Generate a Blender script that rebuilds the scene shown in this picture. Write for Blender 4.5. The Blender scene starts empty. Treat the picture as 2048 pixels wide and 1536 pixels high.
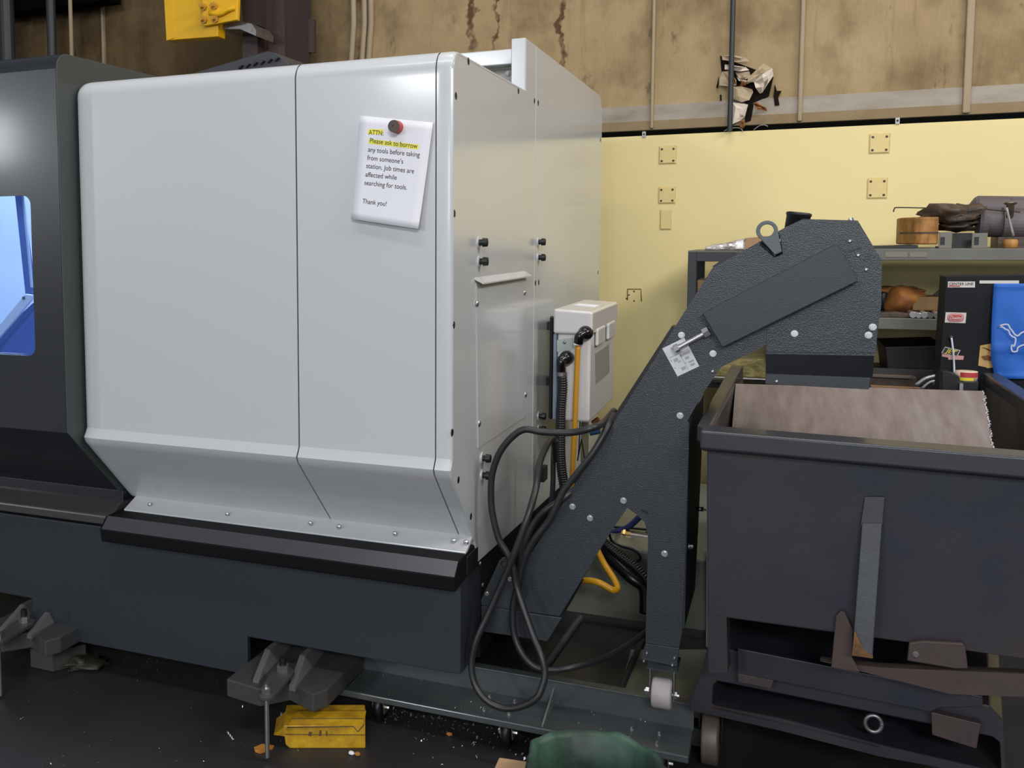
import bpy, bmesh, math, random
import numpy as np
from mathutils import Vector, Matrix
random.seed(7)
S = bpy.context.scene
COL = S.collection
# ---------------------------------------------------------------- camera
W, Hh = 2048, 1536
F, CX, CY = 1972.22, 694.06, 648.21           # focal length in pixels, optical centre (the photo is a crop)
RM = np.array([[0.91545096, 0.02866456, -0.40140738], [0.40238285, -0.0803942, 0.91193465], [-0.00613062, -0.9963509, -0.08513107]])
_u, _s, _v = np.linalg.svd(RM); RM = _u @ _v   # columns: right, down, forward in world axes
CAMPOS = np.array([0, 0, 1.48])
cd = bpy.data.cameras.new('camera'); cam = bpy.data.objects.new('camera', cd); COL.objects.link(cam)
cd.sensor_fit = 'HORIZONTAL'; cd.sensor_width = 36; cd.lens = F / W * 36
cd.shift_x = (W / 2 - CX) / W; cd.shift_y = (CY - Hh / 2) / W
cd.clip_start = .02
m3 = np.stack([RM[:, 0], -RM[:, 1], -RM[:, 2]], 1)
mw = Matrix([list(map(float, r)) for r in m3]).to_4x4(); mw.translation = Vector(CAMPOS.tolist()); cam.matrix_world = mw
S.camera = cam
def _ray(x, y): return RM @ np.array([(x - CX) / F, (y - CY) / F, 1.])
def aY(x, y, Y): d = _ray(x, y); return Vector((CAMPOS + d * (Y / d[1])).tolist())          # point on the upright plane at depth Y
def aX(x, y, X): d = _ray(x, y); return Vector((CAMPOS + d * (X / d[0])).tolist())          # point on the plane across at X
def aZ(x, y, Z): d = _ray(x, y); return Vector((CAMPOS + d * ((Z - CAMPOS[2]) / d[2])).tolist())  # point at height Z
# ---------------------------------------------------------------- light
S.view_settings.view_transform = 'Standard'; S.view_settings.look = 'None'; S.view_settings.gamma = 1
S.view_settings.exposure = -0.05
wd = bpy.data.worlds.new('world'); S.world = wd; wd.use_nodes = True
bg = wd.node_tree.nodes['Background']; bg.inputs[0].default_value = (.80, .88, 1, 1); bg.inputs[1].default_value = .12
def area(name, loc, tgt, sx, sy, power, col):
    l = bpy.data.lights.new(name, 'AREA'); l.shape = 'RECTANGLE'; l.size = sx; l.size_y = sy; l.energy = power; l.color = col
    o = bpy.data.objects.new(name, l); COL.objects.link(o); o.location = loc
    o.rotation_euler = (Vector(tgt) - Vector(loc)).to_track_quat('-Z', 'Y').to_euler(); return o
area('shop_light', (-5.2, -10.5, 4.3), (-.8, 2.6, 1.0), 1.4, .8, 260, (.94, .97, 1))
area('shop_light', (2.4, -6.5, 5.0), (.2, 2.8, .8), 3.0, 1.2, 430, (.96, .98, 1))
area('shop_light', (-1.2, .6, 5.0), (-1.2, .7, 0), 2.4, .4, 45, (.97, .98, 1))
area('head_highlight_light', (-.35, -6.0, 2.05), (-.2, 2.8, 1.4), 1.3, .9, 70, (.90, .96, 1))  # unseen source added behind the camera for highlights on the conveyor head
area('shop_light', (-13.8, -9.7, 3.45), (-2.2, 2.4, 1.6), .9, .9, 210, (.92, .96, 1))
area('shop_light', (3.3, 2.3, 4.4), (-.8, 3.9, 1.1), 3.0, 1.0, 155, (1, .94, .88))
area('shop_light', (-.1, 3.0, 6.0), (-.2, 4.7, .6), 2.6, .6, 85, (1, .97, .92))
# ---------------------------------------------------------------- materials
MATS = {}
def mat(name, col, rough=.5, metal=0, var=None, bump=None, coat=0, spec=.5):
    """var=(scale, amount, second colour, stretch); bump=(scale, strength)"""
    if name in MATS: return MATS[name]
    m = bpy.data.materials.new(name); m.use_nodes = True; nt = m.node_tree; N = nt.nodes; L = nt.links
    b = N['Principled BSDF']; b.inputs['Base Color'].default_value = (*col, 1); b.inputs['Roughness'].default_value = rough
    b.inputs['Metallic'].default_value = metal; b.inputs['Coat Weight'].default_value = coat; b.inputs['Coat Roughness'].default_value = .12
    b.inputs['Specular IOR Level'].default_value = spec
    if var or bump: tc = N.new('ShaderNodeTexCoord')
    if var:
        mp = N.new('ShaderNodeMapping'); L.new(tc.outputs['Object'], mp.inputs[0])
        if len(var) > 3: mp.inputs['Scale'].default_value = var[3]
        nz = N.new('ShaderNodeTexNoise'); nz.inputs['Scale'].default_value = var[0]; nz.inputs['Detail'].default_value = 6; nz.inputs['Roughness'].default_value = .6
        L.new(mp.outputs[0], nz.inputs[0])
        cr = N.new('ShaderNodeValToRGB'); cr.color_ramp.elements[0].position = .5 - .22 / max(var[1], .05) * .5; cr.color_ramp.elements[1].position = .5 + .22 / max(var[1], .05) * .5
        cr.color_ramp.elements[0].color = (*col, 1); cr.color_ramp.elements[1].color = (*var[2], 1)
        L.new(nz.outputs[0], cr.inputs[0]); L.new(cr.outputs[0], b.inputs['Base Color'])
    if bump:
        n2 = N.new('ShaderNodeTexNoise'); n2.inputs['Scale'].default_value = bump[0]; n2.inputs['Detail'].default_value = 3
        L.new(tc.outputs['Object'], n2.inputs[0])
        bp = N.new('ShaderNodeBump'); bp.inputs['Strength'].default_value = bump[1]; bp.inputs['Distance'].default_value = .002
        L.new(n2.outputs[0], bp.inputs['Height']); L.new(bp.outputs[0], b.inputs['Normal'])
    MATS[name] = m; return m
WHITE = mat('white_paint', (.545, .555, .575), .33, coat=.35, bump=(420, .05))
WHITE_END = mat('white_paint_end', (.53, .555, .575), .24, coat=.5, bump=(420, .03))
DOOR = mat('graphite_paint', (.022, .024, .03), .3, coat=.2, bump=(500, .08))
DOORSIDE = mat('graphite_green_paint', (.05, .058, .055), .42, bump=(500, .08))
BASE = mat('slate_paint', (.026, .031, .039), .42, bump=(300, .12))
BLACK = mat('black_plastic', (.006, .006, .008), .45)
BLACKGLOSS = mat('black_gloss', (.006, .006, .008), .2)
RUBBER = mat('black_rubber', (.018, .018, .02), .42, bump=(200, .1))
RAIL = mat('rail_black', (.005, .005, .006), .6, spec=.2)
RFACE_LIT = mat('rail_face_lit', (.058, .054, .062), .32)
HAMMER = mat('hammered_graphite', (.030, .035, .041), .26, bump=(300, .6), var=(40, .4, (.036, .041, .047)))
GRAPH = mat('smooth_graphite', (.031, .036, .042), .42, bump=(260, .2))
STEEL = mat('bright_steel', (.55, .55, .56), .38, 1)
DULL = mat('dull_steel', (.30, .30, .31), .42, .9, var=(30, .6, (.22, .2, .19)))
CAST = mat('cast_foot', (.045, .046, .045), .6, bump=(120, .3))
CASTTOP = mat('cast_machined', (.12, .12, .125), .5)
TANK = mat('tank_paint', (.060, .069, .072), .34, bump=(200, .15), coat=.2)
TANKTOP = mat('tank_top', (.19, .20, .165), .3, var=(5, .5, (.13, .14, .105)))
TANKDARK = mat('tank_dark', (.014, .015, .017), .3)
BIN = mat('bin_steel', (.015, .019, .033), .42, .0, var=(3.0, .75, (.036, .028, .033)), bump=(90, .15))
BININ = mat('bin_inside', (.19, .155, .155), .42, .3, var=(9, .55, (.31, .275, .275), (3.2, .5, .4)), bump=(50, .2))
BINRIM = mat('bin_rim', (.042, .044, .052), .36, .2, coat=.2)
RUST = mat('rust', (.10, .05, .03), .75, .2, var=(22, .7, (.26, .12, .035)), bump=(80, .4))
RUSTY = mat('rusty_steel', (.055, .045, .045), .6, .3, var=(8, .6, (.09, .06, .05)), bump=(80, .3))
YHOSE = mat('yellow_hose', (.55, .26, .018), .4)
YHOSE2 = mat('bright_yellow_hose', (.72, .36, .015), .4)
BLUEH = mat('blue_hose', (.02, .035, .16), .4)
BRASS = mat('brass', (.62, .42, .15), .3, 1)
TOOLY = mat('toolbox_yellow', (.62, .36, .010), .5, var=(16, .55, (.26, .13, .010)), bump=(60, .3))
JIBY = mat('crane_yellow', (.80, .46, .004), .45, var=(12, .35, (.72, .38, .004)))
PAPER = mat('white_paper', (.80, .79, .84), .8)
INK = mat('ink', (.03, .028, .035), .8)
MARK = mat('highlighter', (.88, .80, .10), .8)
RED = mat('magnet_red', (.42, .03, .03), .45)
GRAYMAG = mat('magnet_grey', (.075, .06, .05), .6)
CARD = mat('cardboard', (.38, .24, .13), .85, var=(8, .4, (.33, .2, .11)))
WOOD = mat('old_wood_block', (.20, .085, .02), .6, var=(24, .7, (.46, .22, .05), (1, 1, .5)), bump=(50, .4))
LEATHER = mat('leather', (.36, .13, .022), .7, var=(14, .6, (.12, .045, .012)), bump=(40, .4))
GREEN = mat('green_bag', (.030, .080, .052), .55, var=(7, .8, (.012, .022, .017)), bump=(60, .3))  # dark noise tone stands in for shaded folds of the bag
SHELFG = mat('shelf_grey', (.15, .152, .135), .5, var=(6, .5, (.105, .1, .085)))
SHELFD = mat('shelf_dark', (.028, .029, .036), .5)
CABK = mat('cabinet_black', (.007, .0075, .011), .6, bump=(300, .15), spec=.25)
BLUEF = mat('blue_cloth', (.012, .10, .46), .65, var=(3.5, .45, (.02, .15, .6)))
SILVER = mat('silver_print', (.52, .55, .66), .6)
MOTORG = mat('motor_grey', (.125, .105, .115), .55, var=(9, .5, (.085, .07, .07)))
OILY = mat('oily_iron', (.03, .024, .02), .5, var=(25, .6, (.10, .06, .035)), bump=(60, .6))
CLEAR = mat('window_seal', (.02, .02, .02), .5)
COLUMN = mat('brown_column', (.045, .024, .024), .5, bump=(60, .2))
PIPE = mat('dark_pipe', (.022, .026, .028), .5)
CHIPS = mat('metal_chips', (.75, .73, .72), .3, .9)
ORANGE = mat('orange_shim', (.50, .22, .03), .75, var=(40, .5, (.3, .11, .02)))
def wall_mat():
    m = bpy.data.materials.new('stained_facing'); m.use_nodes = True; nt = m.node_tree; N = nt.nodes; L = nt.links; b = N['Principled BSDF']
    b.inputs['Roughness'].default_value = .75; b.inputs['Specular IOR Level'].default_value = .2
    tc = N.new('ShaderNodeTexCoord')
    def noise(scale, st, det=6):
        mp = N.new('ShaderNodeMapping'); L.new(tc.outputs['Object'], mp.inputs[0]); mp.inputs['Scale'].default_value = st
        n = N.new('ShaderNodeTexNoise'); n.inputs['Scale'].default_value = scale; n.inputs['Detail'].default_value = det; n.inputs['Roughness'].default_value = .65; L.new(mp.outputs[0], n.inputs[0]); return n
    def ramp(src, stops):
        r = N.new('ShaderNodeValToRGB'); e = r.color_ramp.elements
        e[0].position, e[0].color = stops[0][0], (*stops[0][1], 1); e[1].position, e[1].color = stops[1][0], (*stops[1][1], 1)
        for p, c in stops[2:]: k = e.new(p); k.color = (*c, 1)
        L.new(src, r.inputs[0]); return r
    def mix(f, a, c, mode='MULTIPLY'):
        x = N.new('ShaderNodeMix'); x.data_type = 'RGBA'; x.blend_type = mode
        if hasattr(f, 'links'): L.new(f, x.inputs[0])
        else: x.inputs[0].default_value = f
        L.new(a, x.inputs[6]); L.new(c, x.inputs[7]); return x.outputs[2]
    n1 = noise(2.1, (1, 1, .8)); base = ramp(n1.outputs[0], [(.3, (.255, .18, .092)), (.7, (.385, .285, .16)), (.5, (.33, .24, .126))])
    n2 = noise(2.6, (1, 1, .8), 8); sm = ramp(n2.outputs[0], [(.34, (.50, .46, .45)), (.52, (1, 1, 1))])
    n3 = noise(14, (1.6, 1, .12)); st = ramp(n3.outputs[0], [(.30, (.45, .40, .38)), (.42, (1, 1, 1))])
    n4 = noise(130, (1, 1, .15), 2); fine = ramp(n4.outputs[0], [(.3, (.9, .9, .9)), (.7, (1.08, 1.08, 1.08))])
    c = mix(.8, base.outputs[0], sm.outputs[0]); c = mix(.3, c, st.outputs[0])
    n6 = noise(7, (1.3, 1, .6), 9); fl = ramp(n6.outputs[0], [(.30, (.30, .26, .24)), (.38, (1, 1, 1))]); c = mix(.7, c, fl.outputs[0]); c = mix(.6, c, fine.outputs[0])
    # darker, browner tone towards the left end of the wall
    sx = N.new('ShaderNodeSeparateXYZ'); gp = N.new('ShaderNodeNewGeometry'); L.new(gp.outputs['Position'], sx.inputs[0])
    mr = N.new('ShaderNodeMapRange'); L.new(sx.outputs[0], mr.inputs[0]); mr.inputs[1].default_value = -2.2; mr.inputs[2].default_value = -2.7
    left_tone = N.new('ShaderNodeRGB'); left_tone.outputs[0].default_value = (.36, .32, .27, 1)
    c = mix(mr.outputs[0], c, left_tone.outputs[0])
    # tears with dark brown edges
    for x0, w, z0 in ((-1.12, .022, 2.55), (-1.62, .03, 2.85), (-1.48, .014, 2.6), (-2.32, .05, 2.7)):
        nn = noise(9, (1, 1, 1), 3)
        d = N.new('ShaderNodeMath'); d.operation = 'MULTIPLY_ADD'; L.new(nn.outputs[0], d.inputs[0]); d.inputs[1].default_value = .16; d.inputs[2].default_value = -.08 - x0
        a = N.new('ShaderNodeMath'); a.operation = 'ADD'; L.new(sx.outputs[0], a.inputs[0]); L.new(d.outputs[0], a.inputs[1])
        ab = N.new('ShaderNodeMath'); ab.operation = 'ABSOLUTE'; L.new(a.outputs[0], ab.inputs[0])
        r = N.new('ShaderNodeMapRange'); L.new(ab.outputs[0], r.inputs[0]); r.inputs[1].default_value = w; r.inputs[2].default_value = w * .4; 
        n5 = noise(4, (1, 1, 1), 4)
        g = N.new('ShaderNodeMapRange'); L.new(n5.outputs[0], g.inputs[0]); g.inputs[1].default_value = .42; g.inputs[2].default_value = .55
        mm = N.new('ShaderNodeMath'); mm.operation = 'MULTIPLY'; L.new(r.outputs[0], mm.inputs[0]); L.new(g.outputs[0], mm.inputs[1])
        br = N.new('ShaderNodeRGB'); br.outputs[0].default_value = (.10, .05, .025, 1)
        c = mix(mm.outputs[0], c, br.outputs[0], 'MIX')
    L.new(c, b.inputs['Base Color'])
    bp = N.new('ShaderNodeBump'); bp.inputs['Strength'].default_value = .5; bp.inputs['Distance'].default_value = .01; L.new(n2.outputs[0], bp.inputs['Height']); L.new(bp.outputs[0], b.inputs['Normal'])
    return m
FACING = wall_mat()
YWALL = mat('yellow_wall_paint', (.72, .60, .27), .5, var=(1.6, .35, (.76, .64, .31)), bump=(60, .08))
YPLATE = mat('yellow_plate', (.72, .59, .265), .55, var=(30, .4, (.66, .50, .20)))
YEDGE = mat('plate_edge', (.50, .36, .13), .6, var=(40, .6, (.66, .52, .22)))
WHITEBAND = mat('white_band', (.40, .36, .30), .7, var=(7, .35, (.20, .165, .125), (.5, 1, 1.6)))
BROWNBAND = mat('brown_band', (.26, .19, .10), .7, var=(7, .5, (.2, .135, .06)))
BATTEN = mat('batten', (.36, .29, .19), .7, var=(6, .5, (.28, .21, .13), (1, 1, .3)))
DARKGAP = mat('dark_gap', (.002, .002, .002), .9, spec=.05)
FLOORM = mat('shop_floor', (.029, .027, .027), .5, var=(3, .5, (.020, .019, .02)), bump=(45, .25))
# ---------------------------------------------------------------- builders
def link(name, bm, m, parent=None, bevel=0, smooth=False, seg=2):
    me = bpy.data.meshes.new(name); bmesh.ops.recalc_face_normals(bm, faces=bm.faces[:]); bm.to_mesh(me); bm.free()
    return fin(name, me, m, parent, bevel, smooth, seg)
def root_of(o):
    while o.parent: o = o.parent
    return o
def fin(name, me, m, parent=None, bevel=0, smooth=False, seg=2):
    me.materials.append(m)
    if parent is None:
        co = [v.co for v in me.vertices]; org = Vector(((min(c.x for c in co) + max(c.x for c in co)) / 2, (min(c.y for c in co) + max(c.y for c in co)) / 2, min(c.z for c in co)))
    else: org = root_of(parent).location.copy()
    me.transform(Matrix.Translation(-org))
    if smooth:
        for p in me.polygons: p.use_smooth = True
    o = bpy.data.objects.new(name, me); COL.objects.link(o)
    if parent is None: o.location = org
    else: o.parent = parent
    if bevel:
        md = o.modifiers.new('bevel', 'BEVEL'); md.width = bevel; md.segments = seg; md.limit_method = 'ANGLE'; md.angle_limit = math.radians(35)
        if seg > 2 and not smooth:
            for p in me.polygons: p.use_smooth = True
            try: md.harden_normals = True
            except Exception: pass
    return o
def thing(name, label, cat, loc=(0, 0, 0), group=None):
    o = bpy.data.objects.new(name, None); COL.objects.link(o); o.location = loc; o.empty_display_size = .05
    return tag(o, label, cat, group)
def tag(o, label, cat, group=None):
    o['label'] = label; o['category'] = cat
    if group: o['group'] = group
    return o
def struct(o): o['kind'] = 'structure'; return o
def lab(o, label): o['label'] = label; return o
def b_prism(bm, pts, vec):
    vec = Vector(vec); a = [bm.verts.new(p) for p in pts]; b = [bm.verts.new(Vector(p) + vec) for p in pts]; n = len(pts)
    bm.faces.new(a); bm.faces.new(b[::-1])
    for i in range(n): bm.faces.new((a[i], b[i], b[(i + 1) % n], a[(i + 1) % n]))
def prism(name, pts, vec, m, parent=None, bevel=0, **k):
    bm = bmesh.new(); b_prism(bm, pts, vec); return link(name, bm, m, parent, bevel, **k)
def b_ring(bm, outer, inner, vec):
    vec = Vector(vec); n = len(outer)
    L = [[bm.verts.new(Vector(p)) for p in q] for q in (outer, inner)] + [[bm.verts.new(Vector(p) + vec) for p in q] for q in (outer, inner)]
    for i in range(n):
        j = (i + 1) % n
        bm.faces.new((L[0][i], L[0][j], L[1][j], L[1][i])); bm.faces.new((L[2][i], L[3][i], L[3][j], L[2][j]))
        bm.faces.new((L[0][i], L[2][i], L[2][j], L[0][j])); bm.faces.new((L[1][i], L[1][j], L[3][j], L[3][i]))
def b_box(bm, lo, hi):
    x0, y0, z0 = lo; x1, y1, z1 = hi
    b_prism(bm, [(x0, y0, z0), (x1, y0, z0), (x1, y0, z1), (x0, y0, z1)], (0, y1 - y0, 0))
def box(name, lo, hi, m, parent=None, bevel=0, **k):
    bm = bmesh.new(); b_box(bm, lo, hi); return link(name, bm, m, parent, bevel, **k)
def frame_of(d):
    d = Vector(d).normalized(); u = d.orthogonal().normalized(); return d, u, d.cross(u)
def b_cyl(bm, p0, p1, r0, r1=None, n=20, a0=0):
    p0 = Vector(p0); p1 = Vector(p1); r1 = r0 if r1 is None else r1; d, u, v = frame_of(p1 - p0)
    A = []; B = []
    for i in range(n):
        a = a0 + 2 * math.pi * i / n; c = u * math.cos(a) + v * math.sin(a); A.append(bm.verts.new(p0 + c * r0)); B.append(bm.verts.new(p1 + c * r1))
    bm.faces.new(A[::-1]); bm.faces.new(B)
    for i in range(n): bm.faces.new((A[i], A[(i + 1) % n], B[(i + 1) % n], B[i]))
def cyl(name, p0, p1, r0, m, parent=None, r1=None, n=20, bevel=0, **k):
    bm = bmesh.new(); b_cyl(bm, p0, p1, r0, r1, n); return link(name, bm, m, parent, bevel, **k)
def b_lathe(bm, p0, axis, prof, n=24):
    """prof: list of (radius, distance along axis)"""
    d, u, v = frame_of(axis); p0 = Vector(p0); R = []
    for r, h in prof: R.append([bm.verts.new(p0 + d * h + (u * math.cos(2 * math.pi * i / n) + v * math.sin(2 * math.pi * i / n)) * max(r, 1e-5)) for i in range(n)])
    for a, b in zip(R, R[1:]):
        for i in range(n): bm.faces.new((a[i], a[(i + 1) % n], b[(i + 1) % n], b[i]))
    bm.faces.new(R[0][::-1]); bm.faces.new(R[-1])
def lathe(name, p0, axis, prof, m, parent=None, n=24, smooth=True, **k):
    bm = bmesh.new(); b_lathe(bm, p0, axis, prof, n); return link(name, bm, m, parent, smooth=smooth, **k)
def spline(pts, k=8):
    P = [Vector(p) for p in pts]; P = [P[0] * 2 - P[1]] + P + [P[-1] * 2 - P[-2]]; out = []
    for i in range(1, len(P) - 2):
        a, b, c, d = P[i - 1:i + 3]
        for s in range(k):
            t = s / k; out.append(.5 * ((2 * b) + (c - a) * t + (2 * a - 5 * b + 4 * c - d) * t * t + (3 * b - a - 3 * c + d) * t ** 3))
    out.append(P[-2]); return out
def b_tube(bm, pts, r, n=12, ribs=None):
    P = pts; T = [(P[min(i + 1, len(P) - 1)] - P[max(i - 1, 0)]).normalized() for i in range(len(P))]
    u = T[0].orthogonal().normalized(); R = []
    for i, p in enumerate(P):
        u = (u - T[i] * u.dot(T[i])).normalized(); v = T[i].cross(u)
        rr = r[i] if isinstance(r, (list, tuple)) else r
        if ribs: rr *= (1 + ribs * (1 if i % 2 else -1))
        R.append([bm.verts.new(p + (u * math.cos(2 * math.pi * k / n) + v * math.sin(2 * math.pi * k / n)) * rr) for k in range(n)])
    for a, b in zip(R, R[1:]):
        for i in range(n): bm.faces.new((a[i], a[(i + 1) % n], b[(i + 1) % n], b[i]))
    bm.faces.new(R[0][::-1]); bm.faces.new(R[-1])
def tube(name, pts, r, m, parent=None, k=8, n=12, smooth=True, sp=True):
    bm = bmesh.new(); b_tube(bm, spline(pts, k) if sp else [Vector(p) for p in pts], r, n); return link(name, bm, m, parent, smooth=smooth)
def resample(P, step):
    out = [P[0]]; acc = 0
    for a, b in zip(P, P[1:]):
        d = (b - a).length; t = step - acc
        while t <= d: out.append(a.lerp(b, t / d)); t += step
        acc = (acc + d) % step
    return out
def corrugated(name, pts, r, m, parent=None, pitch=.004):
    pitch *= 2; P = resample(spline(pts, 12), pitch / 4); bm = bmesh.new(); b_tube(bm, P, [r * (1 + .11 * (1, .2, -1, .2)[i % 4]) for i in range(len(P))], 16); return link(name, bm, m, parent, smooth=True)
PROTO = {}
def bolt(parent, p, axis='Y', r=.008, h=.006, m=None, name='bolt', hexa=True, washer=True):
    """bolt head facing -Y, +X or +Z; copies share one mesh"""
    m = m or STEEL; key = (axis, round(r, 4), round(h, 4), m.name, hexa, washer)
    d = {'Y': Vector((0, -1, 0)), 'X': Vector((1, 0, 0)), 'Z': Vector((0, 0, 1))}[axis]
    if key not in PROTO:
        bm = bmesh.new()
        if washer: b_cyl(bm, d * -.002, d * .0015, r * 1.0, n=20)
        if hexa: b_cyl(bm, d * -.001, d * h, r * .78, r * .72, n=6)
        else: b_lathe(bm, d * -.001, d, [(r, 0), (r, h * .4), (r * .75, h * .8), (r * .35, h)], 18)
        me = bpy.data.meshes.new(name); bmesh.ops.recalc_face_normals(bm, faces=bm.faces[:]); bm.to_mesh(me); bm.free(); me.materials.append(m)
        PROTO[key] = me
    o = bpy.data.objects.new(name, PROTO[key]); COL.objects.link(o); o.parent = parent
    o.location = Vector(p) - root_of(parent).location; return o
def text_mesh(txt, width=None, height=None, bold=False, shear=0):
    cu = bpy.data.curves.new('lettering', 'FONT'); cu.body = txt; cu.size = 1; cu.shear = shear
    if bold: cu.offset = .012
    t = bpy.data.objects.new('lettering', cu); COL.objects.link(t); bpy.context.view_layer.update()
    me = bpy.data.meshes.new_from_object(t.evaluated_get(bpy.context.evaluated_depsgraph_get()))
    bpy.data.objects.remove(t); bpy.data.curves.remove(cu)
    xs = [v.co.x for v in me.vertices]; x0, x1 = min(xs), max(xs)
    s = width / (x1 - x0)
    V = [((v.co.x - x0) * s, v.co.y * (s if height is None else height)) for v in me.vertices]; Fc = [list(p.vertices) for p in me.polygons]
    bpy.data.meshes.remove(me); return V, Fc
def letter_obj(name, items, fn, m, parent):
    """items: list of (V, F, ox, oy); fn maps flat coordinates to a point"""
    bm = bmesh.new()
    for V, Fc, ox, oy in items:
        vs = [bm.verts.new(fn(x + ox, y + oy)) for x, y in V]
        for f in Fc:
            try: bm.faces.new([vs[i] for i in f])
            except ValueError: pass
    me = bpy.data.meshes.new(name); bm.to_mesh(me); bm.free(); return fin(name, me, m, parent)
def arc(c, r, a0, a1, n):
    return [(c[0] + r * math.cos(math.radians(a0 + (a1 - a0) * i / n)), c[1] + r * math.sin(math.radians(a0 + (a1 - a0) * i / n))) for i in range(n + 1)]
def lump(name, c, size, m, parent=None, amp=.25, sub=3, seed=0, freq=2.2):
    from mathutils import noise as nz
    bm = bmesh.new(); bmesh.ops.create_icosphere(bm, subdivisions=sub, radius=1)
    for v in bm.verts:
        q = v.co.copy(); d = 1 + amp * nz.noise(q * freq + Vector((seed * 3.1, seed, 0))) * 1.6
        v.co = Vector((q.x * d * size[0], q.y * d * size[1], q.z * d * size[2])) + Vector(c)
    return link(name, bm, m, parent, smooth=True)
# ---------------------------------------------------------------- setting
struct(box('floor', (-7, -3, -.1), (5, 5.6, 0), FLOORM))
YW = 5.4
struct(box('wall_back', (-7, YW, 0), (4.5, YW + .12, 2.012), YWALL))
struct(box('wall_upper', (-7, YW + .045, 2.0), (4.5, YW + .12, 5), FACING))
struct(box('trim_1', (-7, YW + .035, 2.045), (4.5, YW + .05, 2.092), BROWNBAND))
struct(box('trim_2', (-7, YW + .037, 2.092), (4.5, YW + .05, 2.172), WHITEBAND))
struct(box('trim_3', (-7, YW + .02, 2.004), (4.5, YW + .05, 2.04), DARKGAP))
for i, (x, w_) in enumerate(((1308, .008), (1606, .010), (1941, .016), (205, .009))):
    p = aY(x, 30, YW + .03); struct(box('trim_%d' % (i + 4), (p.x - w_, YW + .018, 2.05), (p.x + w_, YW + .05, 5), BATTEN, bevel=.006))
bm = bmesh.new()
for x in (700, 722, 735):
    p = aY(x, 0, YW + .02); b_tube(bm, [Vector((p.x + .02 * math.sin(z * 5), YW + .03, z)) for z in np.linspace(2.06, 5, 14)], .018, 8)
for p in (1, ): struct(link('trim_8', bm, BATTEN, smooth=True))
# ---------------------------------------------------------------- machine
XE, XL, ROOF = -.795, -2.021, 1.972
MC = thing('cnc_machine', 'large white and graphite machine enclosure filling the left half of the floor', 'machine', (-1.9, 3.6, 0))
def profile(off=0):
    """front cover cross-section (Y, Z), from the roof down to the drip flange; off moves it inwards"""
    r = .05 - off
    top = [(3.2, ROOF - off), (2.9, ROOF - off), (2.58, ROOF - off), (2.565, ROOF - off)] + [(2.55 + r * math.cos(math.radians(a)), ROOF - .05 + r * math.sin(math.radians(a))) for a in range(90, 181, 10)]
    top += [(2.5 + off, ROOF - .07), (2.5 + off, .91), (2.5 + off, .89)]
    low = [(2.492 + off, .875), (2.483 + off, .862), (2.489 + off, .848), (2.505 + off, .832), (2.53 + off * .95, .806 + off * .1), (2.716 + off * .8, .618 + off * .7)]
    return top + low
def loft(name, stations, m, parent, thick=.004):
    bm = bmesh.new(); R = [[bm.verts.new((x, y, z)) for y, z in profile(off)] for x, off in stations]
    for a, b in zip(R, R[1:]):
        for i in range(len(a) - 1): bm.faces.new((a[i], a[i + 1], b[i + 1], b[i]))
    o = link(name, bm, m, parent, smooth=True)
    md = o.modifiers.new('sheet', 'SOLIDIFY'); md.thickness = thick; md.offset = 0; md.use_rim = False
    try: o.data.set_sharp_from_angle(angle=math.radians(24))
    except Exception: pass
    return o
xs1 = aY(595, 520, 2.5).x; xs2 = aY(872, 520, 2.5).x
fc = loft('front_cover_panel', [(XL + .001, .034), (XL + .004, .020), (XL + .012, .008), (XL + .024, .002), (XL + .04, 0), (XL + .06, 0), (XL + .2, 0), (xs1 - .0022, 0)], WHITE, MC)
lab(fc, 'long white front panel beside the dark door')
lab(loft('front_cover_panel', [(xs1 + .0022, 0), (xs2 - .0018, 0)], WHITE, MC), 'white front panel carrying the notice')
loft('corner_strip', [(xs2 + .0018, 0), (XE - .012, 0), (XE - .005, .002), (XE - .001, .008)], WHITE, MC)
inner = [(y, z) for y, z in profile(.02)]
prism('light_block_shell', [(XL + .05, y, z) for y, z in inner] + [(XL + .05, 4.75, .62), (XL + .05, 4.75, ROOF - .05), (XL + .05, 3.2, ROOF - .05)], (XE - XL - .08, 0, 0), BLACK, MC)  # black filler added behind the sheets to stop light leaking through
# end panels (flat sheets with a folded edge)
ep = [(2.5, .875), (2.5, ROOF - .05)] + [(2.55 + .05 * math.cos(math.radians(a)), ROOF - .05 + .05 * math.sin(math.radians(a))) for a in range(180, 89, -15)] + \
     [(3.292, ROOF), (3.292, 2.143), (3.4405, 2.143), (3.4405, .496), (2.756, .528), (2.722, .60), (2.484, .862)]
EPF = lab(prism('end_panel', [(XE - .02, y, z) for y, z in ep], (.02, 0, 0), WHITE_END, MC, bevel=.003), 'front half of the white end wall')
EPR = lab(prism('end_panel', [(XE - .02, y, z) for y, z in [(3.4435, .496), (3.4435, 2.143), (4.75, 2.143), (4.815, 2.08), (4.815, .44)]], (.02, 0, 0), WHITE_END, MC, bevel=.003), 'rear half of the white end wall')
xf = aY(1024, 120, 3.3).x
box('notch_flange', (xf, 3.288, ROOF - .02), (XE - .002, 3.31, 2.143), WHITE, MC, bevel=.003)
box('roof_beam', (XL, 3.43, 2.085), (xf - .012, 3.50, 2.138), WHITE, MC, bevel=.004)
rp = box('roof_recess', (XL, 3.50, 1.94), (XE - .022, 4.78, 2.085), mat('recess_grey', (.50, .52, .48), .6), MC)
bolt(rp, (aY(1016, 147, 3.495)), r=.010, h=.008, m=DULL)
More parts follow.
